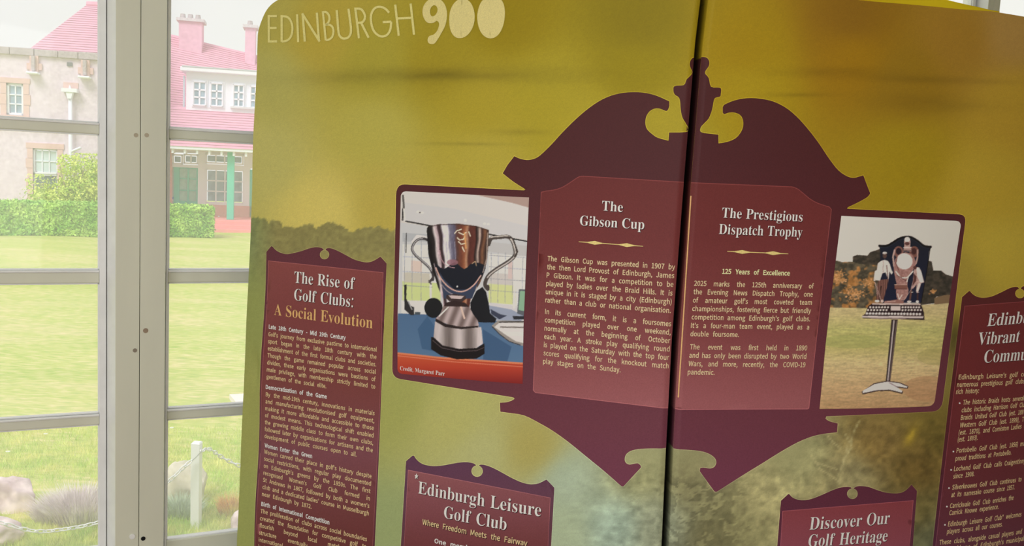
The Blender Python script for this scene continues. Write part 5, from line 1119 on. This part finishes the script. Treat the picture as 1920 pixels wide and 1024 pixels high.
cv = Canvas(1530, 398, 1815, 772); d = View(cv, 2.497, 1530, 380); g = View(cv, 4.878, 1600, 430)
d.rect(0, 0, 740, 1100, (228, 214, 209))
def bushc(x, y):
    n = fbm(x/7, y/6, 91, 5); m_ = np.clip((fbm(x/16, y/14, 95, 3)-.52)*9, 0, 1)*np.clip((1660-x)/30, 0, 1); b_ = np.stack([40+95*n, 40+82*n, 36+62*n], -1); o_ = np.stack([120+110*n, 84+82*n, 44+60*n], -1); return b_*(1-m_[..., None])+o_*m_[..., None]
def treec(x, y): n = fbm(x/6, y/5, 97, 5); return np.stack([34+62*n, 34+52*n, 32+42*n], -1)
d.poly([(168, 300), (170, 252), (190, 244), (238, 248), (250, 232), (280, 222), (300, 215), (330, 230), (330, 400), (168, 400)], treec)
d.poly([(40, 272), (92, 270), (120, 278), (168, 276), (200, 285), (260, 290), (330, 296), (330, 495), (40, 495)], bushc)
d.poly([(500, 300), (518, 270), (540, 275), (548, 318), (585, 318), (605, 335), (640, 346), (640, 440), (620, 436), (560, 440), (552, 470), (480, 480)], treec)
_r = np.random.default_rng(4)
for cx_, cy_, rx_, ry_, n_ in ((172, 425, 44, 30, 150), (112, 362, 30, 16, 60), (240, 375, 28, 20, 60), (105, 330, 34, 20, 50), (545, 415, 16, 12, 25)):
    for _ in range(n_):
        q = _r.normal(0, .5, 2); t_ = _r.random(); d.ell(cx_+q[0]*rx_, cy_+q[1]*ry_, 3+3*_r.random(), 2+2.5*_r.random(), (150+80*t_, 108+66*t_, 62+60*t_), .75)
gr = vgrad([(560, (196, 180, 140)), (590, (198, 184, 134)), (620, (188, 186, 120)), (650, (186, 178, 116)), (680, (206, 188, 140)), (720, (198, 170, 128)), (770, (180, 146, 108))])
def grassc(x, y): n = fbm(x/14, y/2.2, 99, 5)-.5; n2 = fbm(x/3, y/1.6, 103, 3)-.5; return gr(x, y)*(1+.28*n+.18*n2)[..., None]
d.poly([(0, 490), (330, 494), (480, 480), (640, 466), (740, 460), (740, 1100), (0, 1100)], grassc); d.poly([(552, 445), (600, 432), (640, 430), (640, 468), (552, 476)], (126, 104, 80))
d.ell(170, 650, 150, 32, (152, 164, 96), .35); d.ell(560, 720, 90, 40, (160, 154, 92), .4); d.ell(520, 870, 120, 60, (164, 116, 86), .35)
# shield board
board = spline([(232, 150), (300, 150), (360, 118), (420, 82), (480, 68), (530, 74), (590, 110), (640, 150), (706, 160)], 3)
g.poly(board+[(690, 200), (668, 380), (640, 560), (618, 672), (262, 672), (240, 400), (240, 200)], lambda x, y: np.stack([30+0*x, 34+0*x, 52+.1*(y-500)], -1)); g.line(board, 20, (20, 20, 24)); g.line([(x, y+14) for x, y in board], 4, (52, 56, 72)); g.line([(700, 172), (668, 380), (616, 670)], 7, (20, 18, 22))
# loving cup in relief
g.ell(408, 205, 44, 52, (132, 92, 86)); g.ell(552, 205, 44, 52, (122, 82, 76)); g.ell(410, 200, 26, 32, (44, 34, 44)); g.ell(550, 200, 24, 30, (70, 44, 46)); g.line([(372, 190), (358, 250), (366, 330), (385, 380)], 15, (196, 168, 162)); g.line([(584, 190), (584, 250), (570, 310), (545, 340)], 14, (180, 150, 144))
g.poly([(460, 100), (520, 100), (516, 150), (530, 200), (450, 200), (462, 150)], (190, 160, 156)); g.ell(488, 92, 26, 24, (236, 220, 216)); g.ell(488, 130, 22, 16, (96, 62, 60)); g.line([(455, 165), (525, 165)], 8, (226, 208, 204)); g.line([(450, 190), (530, 190)], 6, (70, 44, 44))
g.poly(spline([(380, 270), (420, 225), (480, 210), (535, 235), (565, 290), (560, 340), (520, 400), (495, 460), (490, 520), (500, 560), (470, 640), (400, 640), (385, 560), (392, 510), (378, 440), (365, 360)], 3, True), lambda x, y: np.stack([134+60*fbm(x/2.5, y/2.5, 5), 92+64*fbm(x/2.5, y/2.5, 5), 88+64*fbm(x/2.5, y/2.5, 5)], -1))
g.ell(462, 292, 76, 74, (240, 226, 222)); g.line([(395, 250), (385, 310), (410, 370)], 8, (110, 70, 68)); g.line([(385, 385), (430, 445), (490, 440), (540, 385)], 12, (230, 214, 210)); g.line([(395, 420), (480, 470)], 6, (86, 50, 50)); g.rect(372, 505, 486, 545, (128, 88, 80)); g.line([(372, 505), (486, 505)], 5, (210, 180, 170)); g.line([(372, 546), (486, 546)], 5, (64, 38, 38)); g.line([(400, 590), (415, 640), (440, 600)], 9, (226, 206, 202)); g.line([(540, 380), (500, 430), (485, 480)], 9, (226, 210, 206))
g.poly([(280, 655), (330, 650), (400, 640), (455, 655), (455, 676), (275, 676)], (150, 108, 102)); g.line([(285, 664), (380, 656)], 6, (206, 176, 168))
# two golfers
g.poly([(222, 462), (318, 455), (305, 520), (285, 590), (268, 665), (205, 665), (205, 580)], lambda x, y: np.stack([112+40*np.sin(x*1.9), 78+34*np.sin(x*1.9), 72+32*np.sin(x*1.9)], -1)); g.line([(250, 520), (232, 655)], 6, (50, 34, 36)); g.ell(282, 240, 19, 25, (92, 70, 66)); g.ell(282, 216, 21, 12, (236, 226, 222)); g.line([(265, 224), (302, 224)], 4, (80, 60, 58))
g.poly([(218, 312), (250, 286), (282, 278), (310, 288), (330, 320), (345, 370), (358, 395), (345, 414), (325, 385), (316, 465), (290, 395), (262, 400), (238, 470), (205, 465), (182, 450), (192, 380), (210, 372)], (228, 214, 210)); g.line([(270, 290), (266, 390)], 3, (150, 120, 118)); g.line([(300, 330), (312, 460)], 7, (110, 78, 76)); g.line([(198, 490), (250, 655)], 6, (176, 150, 144)); g.ell(190, 462, 10, 10, (226, 206, 200)); g.ell(212, 655, 22, 12, (232, 218, 214)); g.ell(258, 656, 14, 14, (214, 190, 184)); g.line([(192, 478), (215, 600)], 4, (206, 182, 176))
g.poly([(552, 350), (590, 345), (615, 375), (630, 430), (645, 485), (618, 490), (600, 545), (585, 580), (568, 568), (575, 500), (545, 540), (520, 545), (540, 470)], lambda x, y: np.stack([150+70*fbm(x/3, y/3, 15), 112+84*fbm(x/3, y/3, 15), 108+84*fbm(x/3, y/3, 15)], -1)); g.poly([(570, 350), (600, 350), (622, 400), (640, 485), (606, 486), (580, 430)], (232, 218, 214)); g.poly([(545, 400), (575, 430), (570, 470), (535, 520), (548, 450)], (94, 58, 56)); g.line([(600, 500), (580, 560)], 22, (222, 206, 202)); g.line([(525, 560), (512, 640)], 17, (104, 72, 68)); g.line([(584, 580), (582, 650)], 14, (70, 48, 50)); g.line([(524, 574), (540, 574)], 5, (226, 210, 206)); g.line([(574, 576), (596, 576)], 5, (232, 216, 212)); g.ell(505, 660, 20, 10, (226, 208, 204)); g.ell(580, 660, 15, 12, (232, 218, 214)); g.line([(545, 520), (455, 650)], 4, (196, 170, 164)); g.ell(560, 350, 16, 16, (88, 58, 56))
# stepped plinth with rows of shields
g.poly([(168, 676), (606, 676), (625, 712), (640, 760), (645, 828), (78, 812), (72, 794), (104, 772), (120, 728), (132, 700)], (44, 30, 34)); g.poly([(166, 674), (608, 678), (610, 692), (168, 688)], (206, 188, 184)); g.poly([(72, 790), (636, 794), (632, 812), (76, 806)], (216, 202, 202)); g.poly([(120, 806), (500, 812), (440, 822), (180, 818)], (150, 130, 130)); g.line([(104, 776), (640, 786)], 3, (160, 136, 134)); g.rect(336, 700, 426, 742, (214, 200, 200))
for y, xs_ in ((712, list(range(150, 330, 27))+list(range(446, 618, 25))), (737, list(range(130, 315, 28))+list(range(444, 625, 28)))):
    for x in xs_: g.ell(x, y, 10, 9.5, (226, 210, 208))
for k in range(18): g.ell(120+k*28.4, 768+k*.3, 12, 11, (236, 224, 222))
d.poly([(350, 547), (380, 547), (343, 840), (322, 838)], (62, 50, 52)); d.line([(362, 552), (332, 830)], 6, (196, 186, 188)); d.line([(376, 552), (341, 830)], 3, (130, 112, 108))
d.poly([(210, 884), (268, 844), (330, 832), (388, 840), (428, 858), (424, 870), (372, 864), (403, 882), (400, 894), (342, 880), (282, 882), (214, 897)], (60, 44, 44)); d.poly([(214, 880), (270, 848), (330, 836), (386, 844), (424, 860), (420, 866), (368, 858), (400, 880), (396, 888), (340, 874), (280, 877), (216, 891)], (226, 214, 220)); d.line([(340, 842), (372, 860)], 4, (150, 132, 136))
photo('photograph', dict(quad=((1576.2, 404.8), (1803.0, 414.5), (1749.5, 761.0), (1536.0, 766.6)), round=dict(tr=11, br=12)), cv, 'printed photograph of a trophy on a stand on grass')
